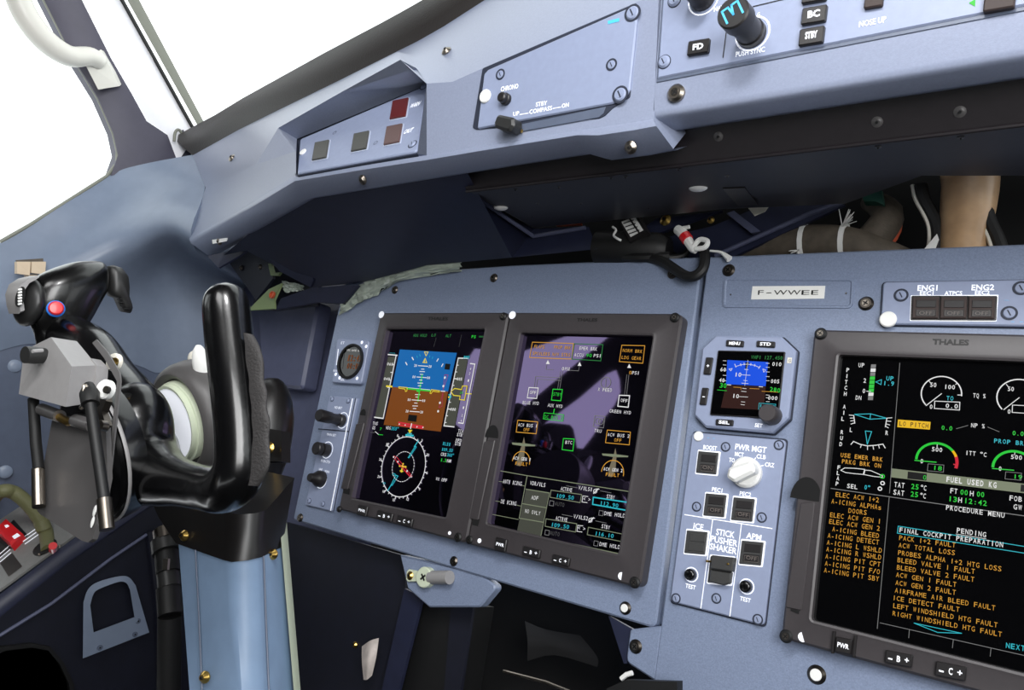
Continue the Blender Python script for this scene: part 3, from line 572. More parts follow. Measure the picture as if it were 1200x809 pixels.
mb = MB(); ik = Ink(F0, mb, HB + .0003); ik.ctext('THALES', (1114, 401), 43, 6, 'inkdark', bold=.04); mb.build('maker_lettering', t)
# ------------------------------------------------------------------ small instruments on the panels
K = zoom(340, 380, 3.367)
t = thing('cockpit_clock', 'small square clock with round dark dial, above the three-knob strip', 'clock', F0.P(411, 424))
mb = MB(); L = [K(*p) for p in ((185, 55), (312, 64), (280, 237), (164, 230))]; H = 0.006; plate(mb, F0, qpx(F0, L, H), -.001, H, 'face', .001, .004)
c = F0.px(*K(240, 148), H); rd = abs(F0.px(411, 405, H)[1] - F0.px(411, 443, H)[1]) / 2
mb.rings([[F0.at(c + r * np.array([math.cos(a), math.sin(a)]), h) for a in np.linspace(0, 2 * math.pi, 32, endpoint=False)] for r, h in ((rd * 1.1, H - .001), (rd * 1.1, H + .0025), (rd, H + .003), (rd * .94, H + .0025), (rd * .94, H + .0006))], 'black'); k = Ink(F0, mb, H + .0003, K)
for x, y in ((283, 72), (300, 88), (180, 198), (195, 212), (264, 214)): k.arc((x, y), .0012, 0, 360, .0017, 'ink', n=10)
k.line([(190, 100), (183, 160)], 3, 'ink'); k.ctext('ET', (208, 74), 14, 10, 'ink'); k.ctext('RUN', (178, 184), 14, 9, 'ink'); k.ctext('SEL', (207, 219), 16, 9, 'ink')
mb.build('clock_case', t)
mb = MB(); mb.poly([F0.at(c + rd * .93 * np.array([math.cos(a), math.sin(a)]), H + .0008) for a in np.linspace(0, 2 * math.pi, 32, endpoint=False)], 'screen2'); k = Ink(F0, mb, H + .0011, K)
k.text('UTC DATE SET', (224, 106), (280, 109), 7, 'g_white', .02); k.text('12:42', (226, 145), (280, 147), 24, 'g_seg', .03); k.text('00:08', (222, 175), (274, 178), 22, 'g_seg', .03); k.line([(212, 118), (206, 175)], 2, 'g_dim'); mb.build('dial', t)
t = thing('knob_panel', 'narrow blue strip with three black rotary knobs, left of the horizon display', 'knob panel', F0.P(390, 530))
mb = MB(); L = [K(*p) for p in ((155, 282), (264, 292), (166, 740), (58, 714))]; H = .004; plate(mb, F0, qpx(F0, L, H), -.001, H, 'face', .001, .002); k = Ink(F0, mb, H + .0003, K)
k.line([(112, 414), (232, 424)], 3, 'seam'); k.line([(246, 296), (160, 734)], 4, 'ink'); k.line([(258, 294), (172, 734)], 3, 'seam')
for s, p, w in (('ND BRT', (190, 330), 30), ('MAIN SET', (163, 437), 36), ('PUSH STD', (140, 542), 36), ('VHF', (120, 574), 14), ('MAN', (146, 582), 18)): k.ctext(s, p, w, 10, 'ink', .0)
for c0, rr in (((207, 380), .0095), ((146, 497), .0098), ((122, 615), .0098)): k.arc(c0, rr, 0, 360, .0009, 'ink')
mb.build('face_plate', t)
for p in ((166, 296), (230, 303), (76, 698), (130, 710)): screw(t, F0, K(*p), .0028, H, head='face')
def knob(t, F, p, h0, prof, m='satin', name='knob', seg=20, ax=None):
    q = F.at(F.px(*p, h0), h0); mb = MB(); mb.lathe(q, F.n if ax is None else ax, prof, m, seg); return mb.build(name, t)
def tip_h(F, p, tip, h0):          # how far a post from p must stand out to reach the photo point tip
    b = None
    for h in np.linspace(0.003, 0.08, 120):
        P = F.at(F.px(*p, h0), h0 + h); q = RM @ P + TV; x = 600 + FOC * q[0] / q[2]
        e = abs(x - tip[0])
        if b is None or e < b[0]: b = (e, h)
    return b[1]
p = K(205, 381); hh = tip_h(F0, p, K(112, 362), H); knob(t, F0, p, H, [(.0075, 0), (.0075, .006), (.0066, .007), (.0062, .45 * hh), (.007, .5 * hh), (.0075, hh - .002), (.0065, hh)], 'button')
p = K(146, 498); hh = tip_h(F0, p, K(100, 492), H); knob(t, F0, p, H, [(.0078, 0), (.0078, .5 * hh), (.006, .52 * hh), (.006, .6 * hh), (.0078, .64 * hh), (.0078, hh - .001), (.0068, hh)], 'button')
p = K(124, 612); hh = tip_h(F0, p, K(76, 622), H); knob(t, F0, p, H, [(.0098, 0), (.0098, .3 * hh), (.0078, .5 * hh), (.0056, .7 * hh), (.005, hh - .001), (.0045, hh)], 'button')
# placard
t = thing('name_placard', 'white registration sticker F-WWEE in a shallow blue recess', 'placard', F0.P(925, 343))
N = zoom(770, 300, 3.679); mb = MB(); L = qpx(F0, [N(*p) for p in ((288, 95), (850, 97), (843, 226), (283, 222))], .0008)
O = rounded(L, .004); mb.rings([[F0.at(p, 0) for p in O], [F0.at(p, .0012) for p in O], [F0.at(p, .0012) for p in inset(O, .0016)], [F0.at(p, .0003) for p in inset(O, .0026)]], 'blue'); mb.build('recess', t)
mb = MB(); k = Ink(F0, mb, .0007, N); plate(mb, F0, [k.q(*p) for p in ((411, 131), (725, 129), (720, 184), (405, 188))], .0002, .0007, 'white', 0); k.h = .0009
for ch, x0, x1 in (('F', 434, 458), ('-', 470, 492), ('W', 502, 560), ('W', 562, 618), ('E', 622, 656), ('E', 664, 694)): k.text(ch, (x0, 168), (x1, 167), 20 if ch != '-' else 24, 'inkdark', .0)
mb.build('sticker', t)
for p in ((317, 167), (815, 161)): screw(t, F0, N(*p), .0008, .0003, head='black', cross=False, hgt=.0003)
# standby instrument
t = thing('standby_instrument', 'small octagonal standby horizon instrument with one grey knob', 'instrument', F0.P(875, 450))
mb = MB(); H = .012; L = [N(*p) for p in ((258, 347), (540, 352), (603, 412), (570, 702), (500, 766), (215, 742), (165, 690), (200, 402))]
Q = qpx(F0, L, H * .4); O = [np.asarray(q) for q in rounded(Q, .002, 3)]
i = rounded(qpx(F0, [N(*p) for p in ((262, 407), (552, 413), (521, 703), (227, 686))], H - .002), .001, 6)
c0 = np.mean(np.array(Q), 0)
plate(mb, F0, [c0 + (q - c0) * 1.025 for q in O], 0, .0022, 'seam', .0006); plate(mb, F0, O, 0, H * .7, 'face', .0016)
k = Ink(F0, mb, H * .7 + .0004, N); k.ctext('SET', (438, 731), 34, 16, 'ink', bold=.03); k.fill([(563, 438), (582, 439), (579, 463), (560, 462)], 'cream'); k.h += .0002; k.ctext('G', (572, 451), 10, 13, 'inkdark')
mb.build('case', t)
hb = H * .7
for s, c1, w, hh in (('MENU', (334, 377), 76, 27), ('STD', (467, 380), 80, 26), ('SEL', (289, 718), 76, 26), ('+', (219, 474), 31, 74), ('-', (201, 605), 28, 74)):
    bez_button(t, F0, quad(N(*c1), w / 3.679, hh / 3.679, .17 if w < hh else .1, .06), hb, (lambda s: lambda ik, c, w: ik.ctext(s, c, 13 if len(s) > 1 else 3, 3.6 if len(s) > 1 else 4, 'ink', bold=.03))(s), 'key', .002)
mb = MB(); plate(mb, F0, i, hb - .001, hb + .0016, 'bezeldark', .0004); Hs = hb + .0016; mb.poly([F0.at(p, Hs + .0001) for p in inset(i, .0008)], 'screen2'); k = Ink(F0, mb, Hs + .0004, N)
k.fill([(303, 449), (479, 458), (468, 562), (297, 553)], 'g_skyb'); k.fill([(297, 556), (468, 564), (460, 665), (275, 655)], 'g_brownd'); k.h += .0002
for s, a, b, m, hh in (('VHF1 127.450', (405, 444), (540, 448), 'g_dgreen', 15), ('60', (272, 497), (296, 499), 'g_white', 16), ('40', (267, 543), (290, 545), 'g_white', 16), ('30', (270, 568), (298, 570), 'g_green', 20), ('010', (496, 474), (535, 476), 'g_white', 16), ('005', (490, 548), (526, 550), 'g_white', 16), ('280', (486, 583), (530, 590), 'g_green', 18), ('000', (478, 620), (518, 622), 'g_white', 16), ('1013', (444, 656), (508, 662), 'g_cyan', 17), ('10', (338, 520), (362, 521), 'g_white', 17), ('10', (328, 612), (352, 614), 'g_white', 17)): k.text(s, a, b, hh, m, .015)
k.line([(440, 635), (512, 640), (508, 668), (438, 662)], 2, 'g_cyan', True); k.line([(260, 578), (300, 582)], 2, 'g_green'); k.line([(452, 584), (520, 588)], 2, 'g_amber')
for x, y, w in ((385, 490, 8), (383, 514, 18), (381, 538, 8), (379, 550, 14), (376, 572, 8), (374, 585, 10), (373, 608, 18), (371, 630, 8), (369, 642, 8)): k.line([(x - w, y - 1), (x + w, y + 1)], 2)
k.line([(392, 450), (378, 560)], 1.5); k.line([(303, 556), (318, 557)], 3); k.line([(440, 564), (455, 565)], 3); k.fill([(382, 458), (398, 459), (388, 488), (380, 487)], 'g_black'); k.line([(330, 566), (362, 568), (362, 575)], 2, 'g_amber'); k.line([(400, 572), (440, 574)], 2, 'g_amber')
k.line([(338, 478), (360, 470), (390, 467), (420, 472), (442, 482)], 2); 
for x, y, X2, Y2 in ((335, 467, 340, 480), (360, 465, 362, 474), (375, 462, 376, 470), (405, 464, 404, 472), (422, 468, 420, 476), (445, 475, 438, 486)): k.line([(x, y), (X2, Y2)], 2.5)
k.line([(310, 488), (324, 486), (318, 496)], 2, 'g_white', True); k.line([(456, 488), (468, 492), (460, 502)], 2, 'g_white', True)
for y in (452, 470, 492, 515, 538): k.line([(285, y), (298, y + 1)], 2)
for y in (463, 480, 500, 520, 538, 600, 612, 628): k.line([(470, y), (484, y + 1)], 2)
mb.build('screen', t)
knob(t, F0, N(498, 690), hb, [(.0078, 0), (.0078, .004), (.0072, .013), (.0064, .014)], 'bezel', seg=24)
# power management panel
Pm = zoom(770, 490, 3.237)
t = thing('switch_unit', 'power management panel with a white rotary selector and square push buttons', 'control panel', F0.P(855, 620))
mb = MB(); H = .004; Q = qpx(F0, [Pm(*p) for p in ((133, 54), (488, 84), (405, 788), (47, 696))], H); plate(mb, F0, [np.mean(np.array(Q), 0) + (np.asarray(q) - np.mean(np.array(Q), 0)) * 1.02 for q in rounded(Q, .003)], -.001, .0012, 'seam', .0004); plate(mb, F0, Q, -.001, H, 'face', .001, .003)
k = Ink(F0, mb, H + .0003, Pm)
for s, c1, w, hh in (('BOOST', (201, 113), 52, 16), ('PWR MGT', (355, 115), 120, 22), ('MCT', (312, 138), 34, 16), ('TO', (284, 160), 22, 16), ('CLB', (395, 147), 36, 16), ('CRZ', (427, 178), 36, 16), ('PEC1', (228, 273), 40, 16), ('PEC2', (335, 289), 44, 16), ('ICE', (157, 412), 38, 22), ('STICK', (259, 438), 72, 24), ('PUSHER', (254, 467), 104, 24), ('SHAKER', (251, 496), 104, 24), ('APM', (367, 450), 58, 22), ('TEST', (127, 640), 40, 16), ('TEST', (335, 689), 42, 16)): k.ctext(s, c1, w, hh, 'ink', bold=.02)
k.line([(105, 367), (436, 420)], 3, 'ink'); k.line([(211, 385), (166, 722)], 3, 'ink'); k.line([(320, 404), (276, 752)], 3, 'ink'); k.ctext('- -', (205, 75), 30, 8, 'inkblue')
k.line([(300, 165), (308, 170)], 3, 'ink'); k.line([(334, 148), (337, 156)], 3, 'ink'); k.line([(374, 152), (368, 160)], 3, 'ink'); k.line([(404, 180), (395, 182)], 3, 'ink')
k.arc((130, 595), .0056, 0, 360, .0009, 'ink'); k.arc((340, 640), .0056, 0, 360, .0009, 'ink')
mb.build('face_plate', t)
mb = MB(); disc(mb, F0, F0.px(*Pm(158, 70), H), .0042, H - .001, H + .0015, 'white', .0006); mb.build('lamp_cap', t)
for p in ((260, 110), (462, 103), (150, 337), (397, 378), (225, 685), (72, 685), (382, 765)): screw(t, F0, Pm(*p), .0036, H, head='face', hgt=.0008)
def push(t, F, zf, c, w, hh, H, txt='OFF', m='pushface', sx=.12, sy=.09, name='push_button', frame='ink', scale=None):
    scale = scale or 1
    P4 = quad(c, w, hh, sx, sy); mb = MB(); Q = [F.px(*zf(*p), H) for p in P4]
    plate(mb, F, inset(Q, -.0012) , H - .0005, H + .0006, frame, .0002, .001); plate(mb, F, Q, H - .001, H + .0022, m, .0006, .0006)
    b = mb.build(name, t)
    if m.startswith('lens'): return b
    mb = MB(); u = [np.array(p, float) for p in P4]; mid = lambda a, b, s: tuple(a + (b - a) * s)
    for a0, a1 in ((.12, .46), (.56, .88)):
        quadp = [mid(u[0] + (u[3] - u[0]) * a0, u[1] + (u[2] - u[1]) * a0, .12), mid(u[0] + (u[3] - u[0]) * a0, u[1] + (u[2] - u[1]) * a0, .88), mid(u[0] + (u[3] - u[0]) * a1, u[1] + (u[2] - u[1]) * a1, .88), mid(u[0] + (u[3] - u[0]) * a1, u[1] + (u[2] - u[1]) * a1, .12)]
        plate(mb, F, [F.px(*zf(*p), H + .0026) for p in quadp], H + .002, H + .0027, 'bezeldark' if txt else m, .0003)
    if txt:
        ik = Ink(F, mb, H + .0031, zf); cc = (c[0] - hh * .22 * sx, c[1] + hh * .22); ik.ctext(txt, cc, w * .5, hh * .16, 'legend', bold=0.0)
        ik.line([(cc[0] - w * .32, cc[1] - hh * .12), (cc[0] + w * .32, cc[1] - hh * .12 + w * .64 * sy), (cc[0] + w * .32, cc[1] + hh * .13 + w * .64 * sy), (cc[0] - w * .34, cc[1] + hh * .13)], 1.0, 'legend', True)
    mb.build('legend', b); return b
for c1, w, hh, tx in (((193, 171), 76, 82, 'ON'), ((222, 332), 78, 84, 'OFF'), ((328, 348), 80, 86, 'OFF'), ((150, 473), 78, 86, None), ((360, 513), 82, 88, 'OFF')): push(t, F0, Pm, c1, w, hh, H, tx)
b = push(t, F0, Pm, (243, 578), 86, 100, H, None, name='guarded_switch')
mb = MB(); g = [Pm(*p) for p in ((206, 520), (293, 530), (284, 585), (200, 572))]; plate(mb, F0, qpx(F0, g, H + .009), H + .003, H + .009, 'pushface', .001, .001); g = [Pm(*p) for p in ((202, 574), (282, 586), (276, 628), (250, 636), (196, 622))]; plate(mb, F0, qpx(F0, g, H + .006), H + .002, H + .006, 'pushface', .001, .001); mb.build('switch_guard', b)
mb = MB()
for p in ((205, 545), (285, 556)): disc(mb, F0, F0.px(*Pm(*p), H), .0009, H, H + .0098, 'gold', .0003)
mb.build('hinge_pin', b)
for p in ((130, 595), (340, 640)): knob(t, F0, Pm(*p), H, [(.0046, 0), (.0046, .004), (.004, .005), (.003, .0055)], 'gloss', 'test_button')
mb = MB(); q = F0.at(F0.px(*Pm(342, 208), H), H); mb.lathe(q, F0.n, [(.0125, 0), (.0125, .004), (.0112, .0055), (.0105, .006)], 'white', 28); kb = mb.build('selector_knob', t)
mb = MB(); cpt = F0.px(*Pm(343, 212), H)
al = F0.px(*Pm(300, 225), H + .012) - F0.px(*Pm(375, 195), H + .012); ang = math.atan2(al[1], al[0])
pts = []
for x, y in ((.0125, 0), (.008, .0062), (-.010, .0048), (-.0115, .002), (-.0115, -.002), (-.010, -.0048), (.008, -.0062)):
    pts.append(cpt + np.array([x * math.cos(ang) - y * math.sin(ang), x * math.sin(ang) + y * math.cos(ang)]))
plate(mb, F0, pts, H + .005, H + .017, 'white', .0022, .003); mb.build('grip', kb)
# engine computer panel
T = zoom(920, 310, 3.236)
t = thing('switch_unit', 'small panel with three dark engine buttons above the large display', 'control panel', F0.P(1110, 355))
mb = MB(); H = .004; a = F0.px(*T(371, 66), H); b = F0.px(*T(361, 226), H); Q = [a, np.array([a[0] + .125, a[1]]), np.array([b[0] + .128, b[1]]), b]
plate(mb, F0, [np.mean(np.array(Q), 0) + (np.asarray(q) - np.mean(np.array(Q), 0)) * np.array([1.02, 1.06]) for q in Q], -.001, .0012, 'seam', .0004, .003); plate(mb, F0, Q, -.001, H, 'face', .001, .003)
k = Ink(F0, mb, H + .0003, T)
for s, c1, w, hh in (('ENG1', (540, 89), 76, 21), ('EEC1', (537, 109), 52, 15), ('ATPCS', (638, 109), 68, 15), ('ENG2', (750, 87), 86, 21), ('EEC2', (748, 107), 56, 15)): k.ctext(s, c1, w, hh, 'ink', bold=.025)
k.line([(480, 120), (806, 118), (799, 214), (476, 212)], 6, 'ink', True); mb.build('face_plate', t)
for n in range(3):
    c1 = (534 + n * 106, 166 + n * .5); push(t, F0, T, c1, 100, 82, H, 'OFF', 'buttonbrown', .04, .0, frame='bezeldark')
for p in ((440, 117), (850, 185), (895, 90)): screw(t, F0, T(*p), .0046, H, head='face', hgt=.0008)
mb = MB(); disc(mb, F0, F0.px(*T(391, 209), H), .0062, H - .001, H + .0018, 'white', .0008, 28); mb.build('lamp_cap', t)
mb = MB(); k = Ink(F0, mb, H + .0003, T); k.ctext('- -', (880, 216), 46, 10, 'inkblue'); k.ctext('-', (840, 135), 16, 6, 'inkblue'); mb.build('inspection_mark', t)
# ================================================================== GLARESHIELD
FS = Frame((0, -0.098, -0.2), v=(0, 0.985, 0.174))
def fs(x, y, h=0.0): return FS.P(x, y, h)
gl = thing('glareshield', 'long blue-grey glareshield with black padded top edge below the windshield', 'glareshield', fs(500, 150))
seam = [Z(226, 182, -.09), Z(280, 152, -.11), Z(310, 137, -.125), Z(400, 93, -.145), Z(466, 60, -.153), Z(490, 48, -.155), Z(520, 31, -.155), Z(568, 0, -.155), Z(690, -78, -.155), Z(800, -146, -.155)]
low = [Z(241, 220, -.10), Z(300, 193, -.165), Z(326, 150, -.190), Z(400, 108, -.190), Z(469, 70, -.190), fs(500, 98), fs(530, 96), fs(568, 79), fs(745, 3), fs(792, -18)]
mb = MB()
midr = [(a * .5 + b * .5) + V3(0, -.002, -.002) for a, b in zip(seam, low)]
mb.rings([seam, midr, low], 'shroud', False, False, closed=False)
wA, wB, wT = fs(347, 204, .001), fs(488, 178, .001), Z(350, 162, -.176)
FW0 = Frame(wA, wB - wA, wA - wT); wt = [FW0.P(348, 163, -.004), FW0.P(500, 99.5, -.004)]
pt = [low[0], low[1], fs(347, 177), fs(500, 98), fs(530, 96), fs(568, 79), fs(745, 3), fs(772, -10)]
lt = [Z(222, 280, -.11), Z(285, 243, -.165), fs(347, 205), fs(500, 182), fs(530, 177), fs(568, 171), fs(745, 143), fs(766, 139.5)]
mb.rings([pt[:3], lt[:3]], 'shroud', False, False, closed=False); mb.rings([pt[3:], lt[3:]], 'shroud', False, False, closed=False)
wbl, wbr = FW0.P(346, 206, 0), FW0.P(489, 180, 0)
mb.poly([lt[2], lt[3], wbr, wbl], 'shroud'); mb.poly([pt[3], wt[1], wbr, lt[3]], 'shroud'); mb.poly([pt[2], wt[0], wbl, lt[2]], 'shroud')
mb.poly([FW0.P(x, y, -.006) for x, y in ((343, 208), (492, 182), (504, 96), (345, 160))], 'seam')
# pocket round the warning lights

mb.poly([low[1], low[2], wt[0], fs(347, 177)], 'shroud')
mb.poly([low[2], low[3], low[4], Z(488, 80, -.196), fs(500, 98), wt[1], wt[0]], 'shroud')
lips = [(222, 280, 243, 299), (285, 243, 300, 267), (347, 205, 362, 232), (420, 193.5, 440, 219), (500, 182, 500, 209), (600, 165.5, 600, 193), (680, 153, 687, 179.5), (705, 149, 712, 186.5), (745, 143, 755, 181), (766, 139.5, 789, 174.5)]
A1 = []; A2 = []; A3 = []; A4 = []
for n, (x, y, X2, Y2) in enumerate(lips):
    a = Z(x, y, -.11) if n == 0 else Z(x, y, -.165) if n == 1 else fs(x, y)
    hh = -.016
    b = Z(X2, Y2, -.09) if n == 0 else Z(X2, Y2, -.15) if n == 1 else fs(X2, Y2, hh)
    c = a * .62 + b * .38 + V3(0, .0005, -.0075)
    A1.append(a); A2.append(a * .86 + b * .14 + V3(0, 0, -.0035)); A3.append(c); A4.append(b)
mb.rings([A1, A2, A3, A4, [p + V3(0, -.002, .006) for p in A4], [p + V3(0, -.012, .02) for p in A4]], 'shroud', False, False, closed=False)
mb.poly([fs(772, -10), fs(766, 139.5), A3[-1], A4[-1], A4[-1] + V3(0, -.04, .03), fs(790, -20, -.03)], 'shroud')
mb.build('shroud_shell', gl, 50)
mb = MB(); dk_ = [V3(-.47, -.20, -.085), V3(-.3, -.22, -.06), V3(0, -.24, -.05), V3(.3, -.25, -.05), V3(.86, -.25, -.05)]
mb.rings([[p * .5 + q * .5 for p, q in zip(dk_, dk_)], [p + V3(0, .02, .19) for p in dk_]], 'leather', False, False, closed=False)
mb.rings([dk_, [p + V3(0, .10, .03) for p in dk_]], 'leather', False, False, closed=False)
mb.build('top_deck', gl)
mb = MB()
pe = [(203, 160), (250, 138), (285, 116), (385, 60), (450, 27), (472, 15), (500, 0), (548, -30), (668, -108), (775, -178)]
r2 = [Z(x, y, s[2] + .03) for (x, y), s in zip(pe, seam)]
r1 = [s * .45 + r * .55 + V3(0, -.004, -.016) for s, r in zip(seam, r2)]
r0 = [s * .85 + r * .15 + V3(0, -.001, -.008) for s, r in zip(seam, r2)]
mb.rings([seam, r0, r1, r2, [p + V3(0, .02, .03) for p in r2], [p + V3(0, .05, .05) for p in r2]], 'leather', False, False, closed=False); mb.build('padded_edge', gl, 60)
def fast(parent, P, n, r, name='screw', m='steel', hgt=.003):
    mb = MB(); n = nrm(n); mb.lathe(P - n * .0005, n, [(r, 0), (r, .001), (r * .55, hgt * .9), (r * .5, hgt)], m, 16); mb.lathe(P + n * (hgt - .0005), n, [(r * .3, 0), (r * .25, .0008)], 'black', 8); return mb.build(name, parent)
fast(gl, Z(272, 185, -.135), (.1, -.3, -1), .0055); fast(gl, (seam[6] * .45 + low[6] * .55) + V3(0, -.002, -.003), (0, -.4, -1), .0048)
for x, y in ((425, 211), (739, 173)): fast(gl, fs(x, y, -.0035), (0, .6, -1), .0048)
fast(gl, Z(257, 283, -.122), (0, .5, -1), .0052)
mb = MB(); mb.prism([Z(249, 279, -.121), Z(268, 277, -.128), Z(266, 283, -.126), Z(250, 286, -.120)], V3(0, .0002, -.001), 'white'); mb.build('paint_chip', gl)
# warning light panel
t = thing('warning_panel', 'tapered warning panel with four unlit square lights set in the glareshield', 'warning panel', fs(425, 160))
wA, wB, wT = fs(347, 204, .001), fs(488, 178, .001), Z(350, 162, -.176)
FW = Frame(wA, wB - wA, wA - wT)
U = zoom(220, 60, 3.371); mb = MB(); H = .002
Q = qpx(FW, [U(*p) for p in ((443, 348), (944, 134), (905, 396), (432, 484))], H)
plate(mb, FW, [np.mean(np.array(Q), 0) + (np.asarray(q) - np.mean(np.array(Q), 0)) * 1.025 for q in Q], -.004, 0, 'seam', .0003, .003); plate(mb, FW, Q, -.003, H, 'face', .001, .003); k = Ink(FW, mb, H + .0003, U)
k.text('WARN', (874, 226), (912, 214), 15, 'ink', .03); k.text('CAUT', (850, 328), (884, 318), 15, 'ink', .03)
k.arc((580, 322), .0022, 0, 360, .0004, 'seam', n=14); k.arc((742, 362), .0022, 0, 360, .0004, 'seam', n=14)
mb.build('face_plate', t)
for c1, w, hh, m in (((838, 231), 62, 72, 'lensred'), ((814, 333), 62, 72, 'lensbrown'), ((684, 360), 60, 70, 'lens'), ((528, 395), 56, 70, 'lens')):
    b = push(t, FW, U, c1, w, hh, H, None, m, .17, -.2, 'warning_light', frame='rim')
for p in ((934, 140), (888, 368)): screw(t, FW, U(*p), .0042, H, head='face', hgt=.0012)
mb = MB(); disc(mb, FW, FW.px(*U(456, 400), H), .0042, H - .001, H + .0015, 'white', .0006); mb.build('lamp_cap', t)
# compass light panel
t = thing('blank_panel', 'tapered blank panel with a chrono button and black compass toggle on the glareshield', 'panel', fs(650, 80))
J = zoom(500, 0, 3.678); mb = MB(); H = .0025
O = qpx(FS, [J(*p) for p in ((243, 296), (905, 14), (918, 40), (878, 420), (800, 470), (770, 500), (745, 512), (215, 560), (200, 552))], .0)
plate(mb, FS, O, -.004, .0008, 'seam', .0002, .002)
Q = qpx(FS, [J(*p) for p in ((262, 300), (890, 24), (908, 60), (874, 385), (850, 432), (790, 448), (216, 556), (246, 318))], H); plate(mb, FS, Q, -.002, H, 'face', .001, .002); k = Ink(FS, mb, H + .0003, J)
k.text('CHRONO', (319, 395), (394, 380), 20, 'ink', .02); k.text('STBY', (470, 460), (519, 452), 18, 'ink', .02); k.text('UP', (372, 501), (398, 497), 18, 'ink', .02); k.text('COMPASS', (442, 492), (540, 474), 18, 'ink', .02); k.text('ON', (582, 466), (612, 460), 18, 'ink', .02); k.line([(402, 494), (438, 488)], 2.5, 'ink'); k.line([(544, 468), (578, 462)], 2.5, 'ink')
k.fill([(780, 90), (830, 78), (830, 92), (782, 104)], 'inkblue')
mb.build('face_plate', t)
for p in ((318, 321), (797, 279)): screw(t, FS, J(*p), .0040, H, head='face', hgt=.0006)
for p in ((887, 56), (834, 408)): screw(t, FS, J(*p), .0056, H, head='face', hgt=.0012)
mb = MB(); disc(mb, FS, FS.px(*J(254, 416), H), .0056, H - .001, H + .0018, 'white', .0008); mb.build('lamp_cap', t)
knob(t, FS, J(345, 430), H, [(.0048, 0), (.0048, .003), (.004, .0035), (.004, .007), (.003, .008)], 'button', 'chrono_button')
mb = MB(); plate(mb, FS, qpx(FS, [J(*p) for p in ((376, 545), (775, 462), (765, 490), (745, 508), (378, 575))], 0), -.01, .0012, 'walldark', .0002); mb.build('toggle_slot', t)
mb = MB(); q = [J(*p) for p in ((300, 490), (372, 505), (374, 540), (352, 568), (290, 548), (285, 530))]; plate(mb, FS, qpx(FS, q, .014), .003, .014, 'satin', .002, .003); tg = mb.build('compass_toggle', t)
mb = MB(); mb.tube([fs(*J(360, 548), .004), fs(*J(412, 566), .002)], .0014, 'gold', 8); mb.build('toggle_lever', tg)
# ------------------------------------------------------------------ autopilot panel, top right
ap = thing('autopilot_panel', 'blue-grey autopilot control panel at the top right with black buttons and a knob', 'control panel', fs(980, 50))
c0 = FS.px(768, 97); c1 = FS.px(767, 136)
mb = MB(); u1 = .84; vt = c0[1] - .13
fr = [np.array([c0[0], vt]), np.array([u1, vt]), np.array([u1, c1[1]]), np.array([c1[0], c1[1]])]
u0 = c0[0]; vb = c1[1]; P = lambda u, v, h: FS.at((u, v), h)
vl = FS.px(783, 154, -.018)[1]; sec = [(vt, .0), (vb - .004, .0), (vb - .001, -.0007), (vb + .0008, -.0022), (vb + .0016, -.005), (vl - .0006, -.0165), (vl - .0006, -.02), (vl - .004, -.03), (vb - .01, -.05)]
mb.rings([[P(u0, v, h) for v, h in sec], [P(u1, v, h) for v, h in sec]], 'shroud', True, True, closed=False)
mb.build('shroud_shell', ap, 60)
mb = MB(); H = .002; v0 = FS.px(770, 92, H)[1]; uu = FS.px(770, 92, H)[0]
plate(mb, FS, [np.array([uu - .001, vt]), np.array([u1, vt]), np.array([u1, v0 + .0022]), np.array([uu - .001, v0 + .0022])], -.001, .0008, 'walldark', .0002)
plate(mb, FS, [np.array([uu, vt]), np.array([u1, vt]), np.array([u1, v0]), np.array([uu, v0])], -.001, H, 'face', .001, .001)
Y4 = zoom(760, 0, 2.698); Y5 = zoom(780, 0, 5.217); Y6 = zoom(1000, 0, 6); k = Ink(FS, mb, H + .0003, Y5)
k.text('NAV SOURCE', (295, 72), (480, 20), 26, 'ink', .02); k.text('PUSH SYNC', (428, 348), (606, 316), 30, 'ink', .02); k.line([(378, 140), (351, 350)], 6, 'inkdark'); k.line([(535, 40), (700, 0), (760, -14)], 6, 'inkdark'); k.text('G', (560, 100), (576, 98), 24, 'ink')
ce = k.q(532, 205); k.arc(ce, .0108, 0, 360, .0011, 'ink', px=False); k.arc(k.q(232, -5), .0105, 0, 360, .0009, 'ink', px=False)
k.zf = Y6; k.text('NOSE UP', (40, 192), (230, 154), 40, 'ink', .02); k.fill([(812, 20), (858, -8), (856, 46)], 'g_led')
mb.build('face_plate', ap)
def fbut(zf, c, w, hh, s, m='button'):
    b = bez_button(ap, FS, quad(zf(*c), w, hh, .12, -.17), H, (lambda ik, c, w: ik.text(s, (c[0] - w * .25, c[1] + 4.2), (c[0] + w * .25, c[1] + 4.2 - w * .5 * .17), w * .26, 'ink', .04)) if s else None, 'push_button', .003)
    if m != 'button':
        b.data.materials[0] = MATS[m]
fbut(Y4, (156, 147), 25, 17, 'FD'); fbut(Y4, (522, 45), 29, 20, 'BC'); fbut(Y4, (514, 112), 29, 20, 'STBY'); fbut(Y4, (524, -22), 29, 20, None); fbut(Y4, (712, -8), 22, 22, None, 'buttonbrown'); fbut(Y4, (1110, -4), 37, 24, None, 'buttonbrown')
pq = Y5(530, 210); hh = .033
kb = knob(ap, FS, pq, H, [(.0092, 0), (.0092, .005), (.0084, .006), (.0084, .020), (.0100, .022), (.0100, hh - .001), (.009, hh)], 'button', 'sync_knob', 26)
mb = MB()
Fk = Frame(FS.at(FS.px(*pq, H), H + hh + .0004), v=FS.v); R9 = .0058; cs, sn = math.cos(-.45), math.sin(-.45)
pts = [np.array([x * cs - y * sn, x * sn + y * cs]) * R9 for x, y in ((-.9, .75), (-.9, -.75), (-.2, -.75), (0, .3), (.2, -.75), (.9, -.75), (.9, .75))]
ik = Ink(Fk, mb, 0); ik.lineq(pts, .0013, 'inkblue'); mb.build('heading_mark', kb)
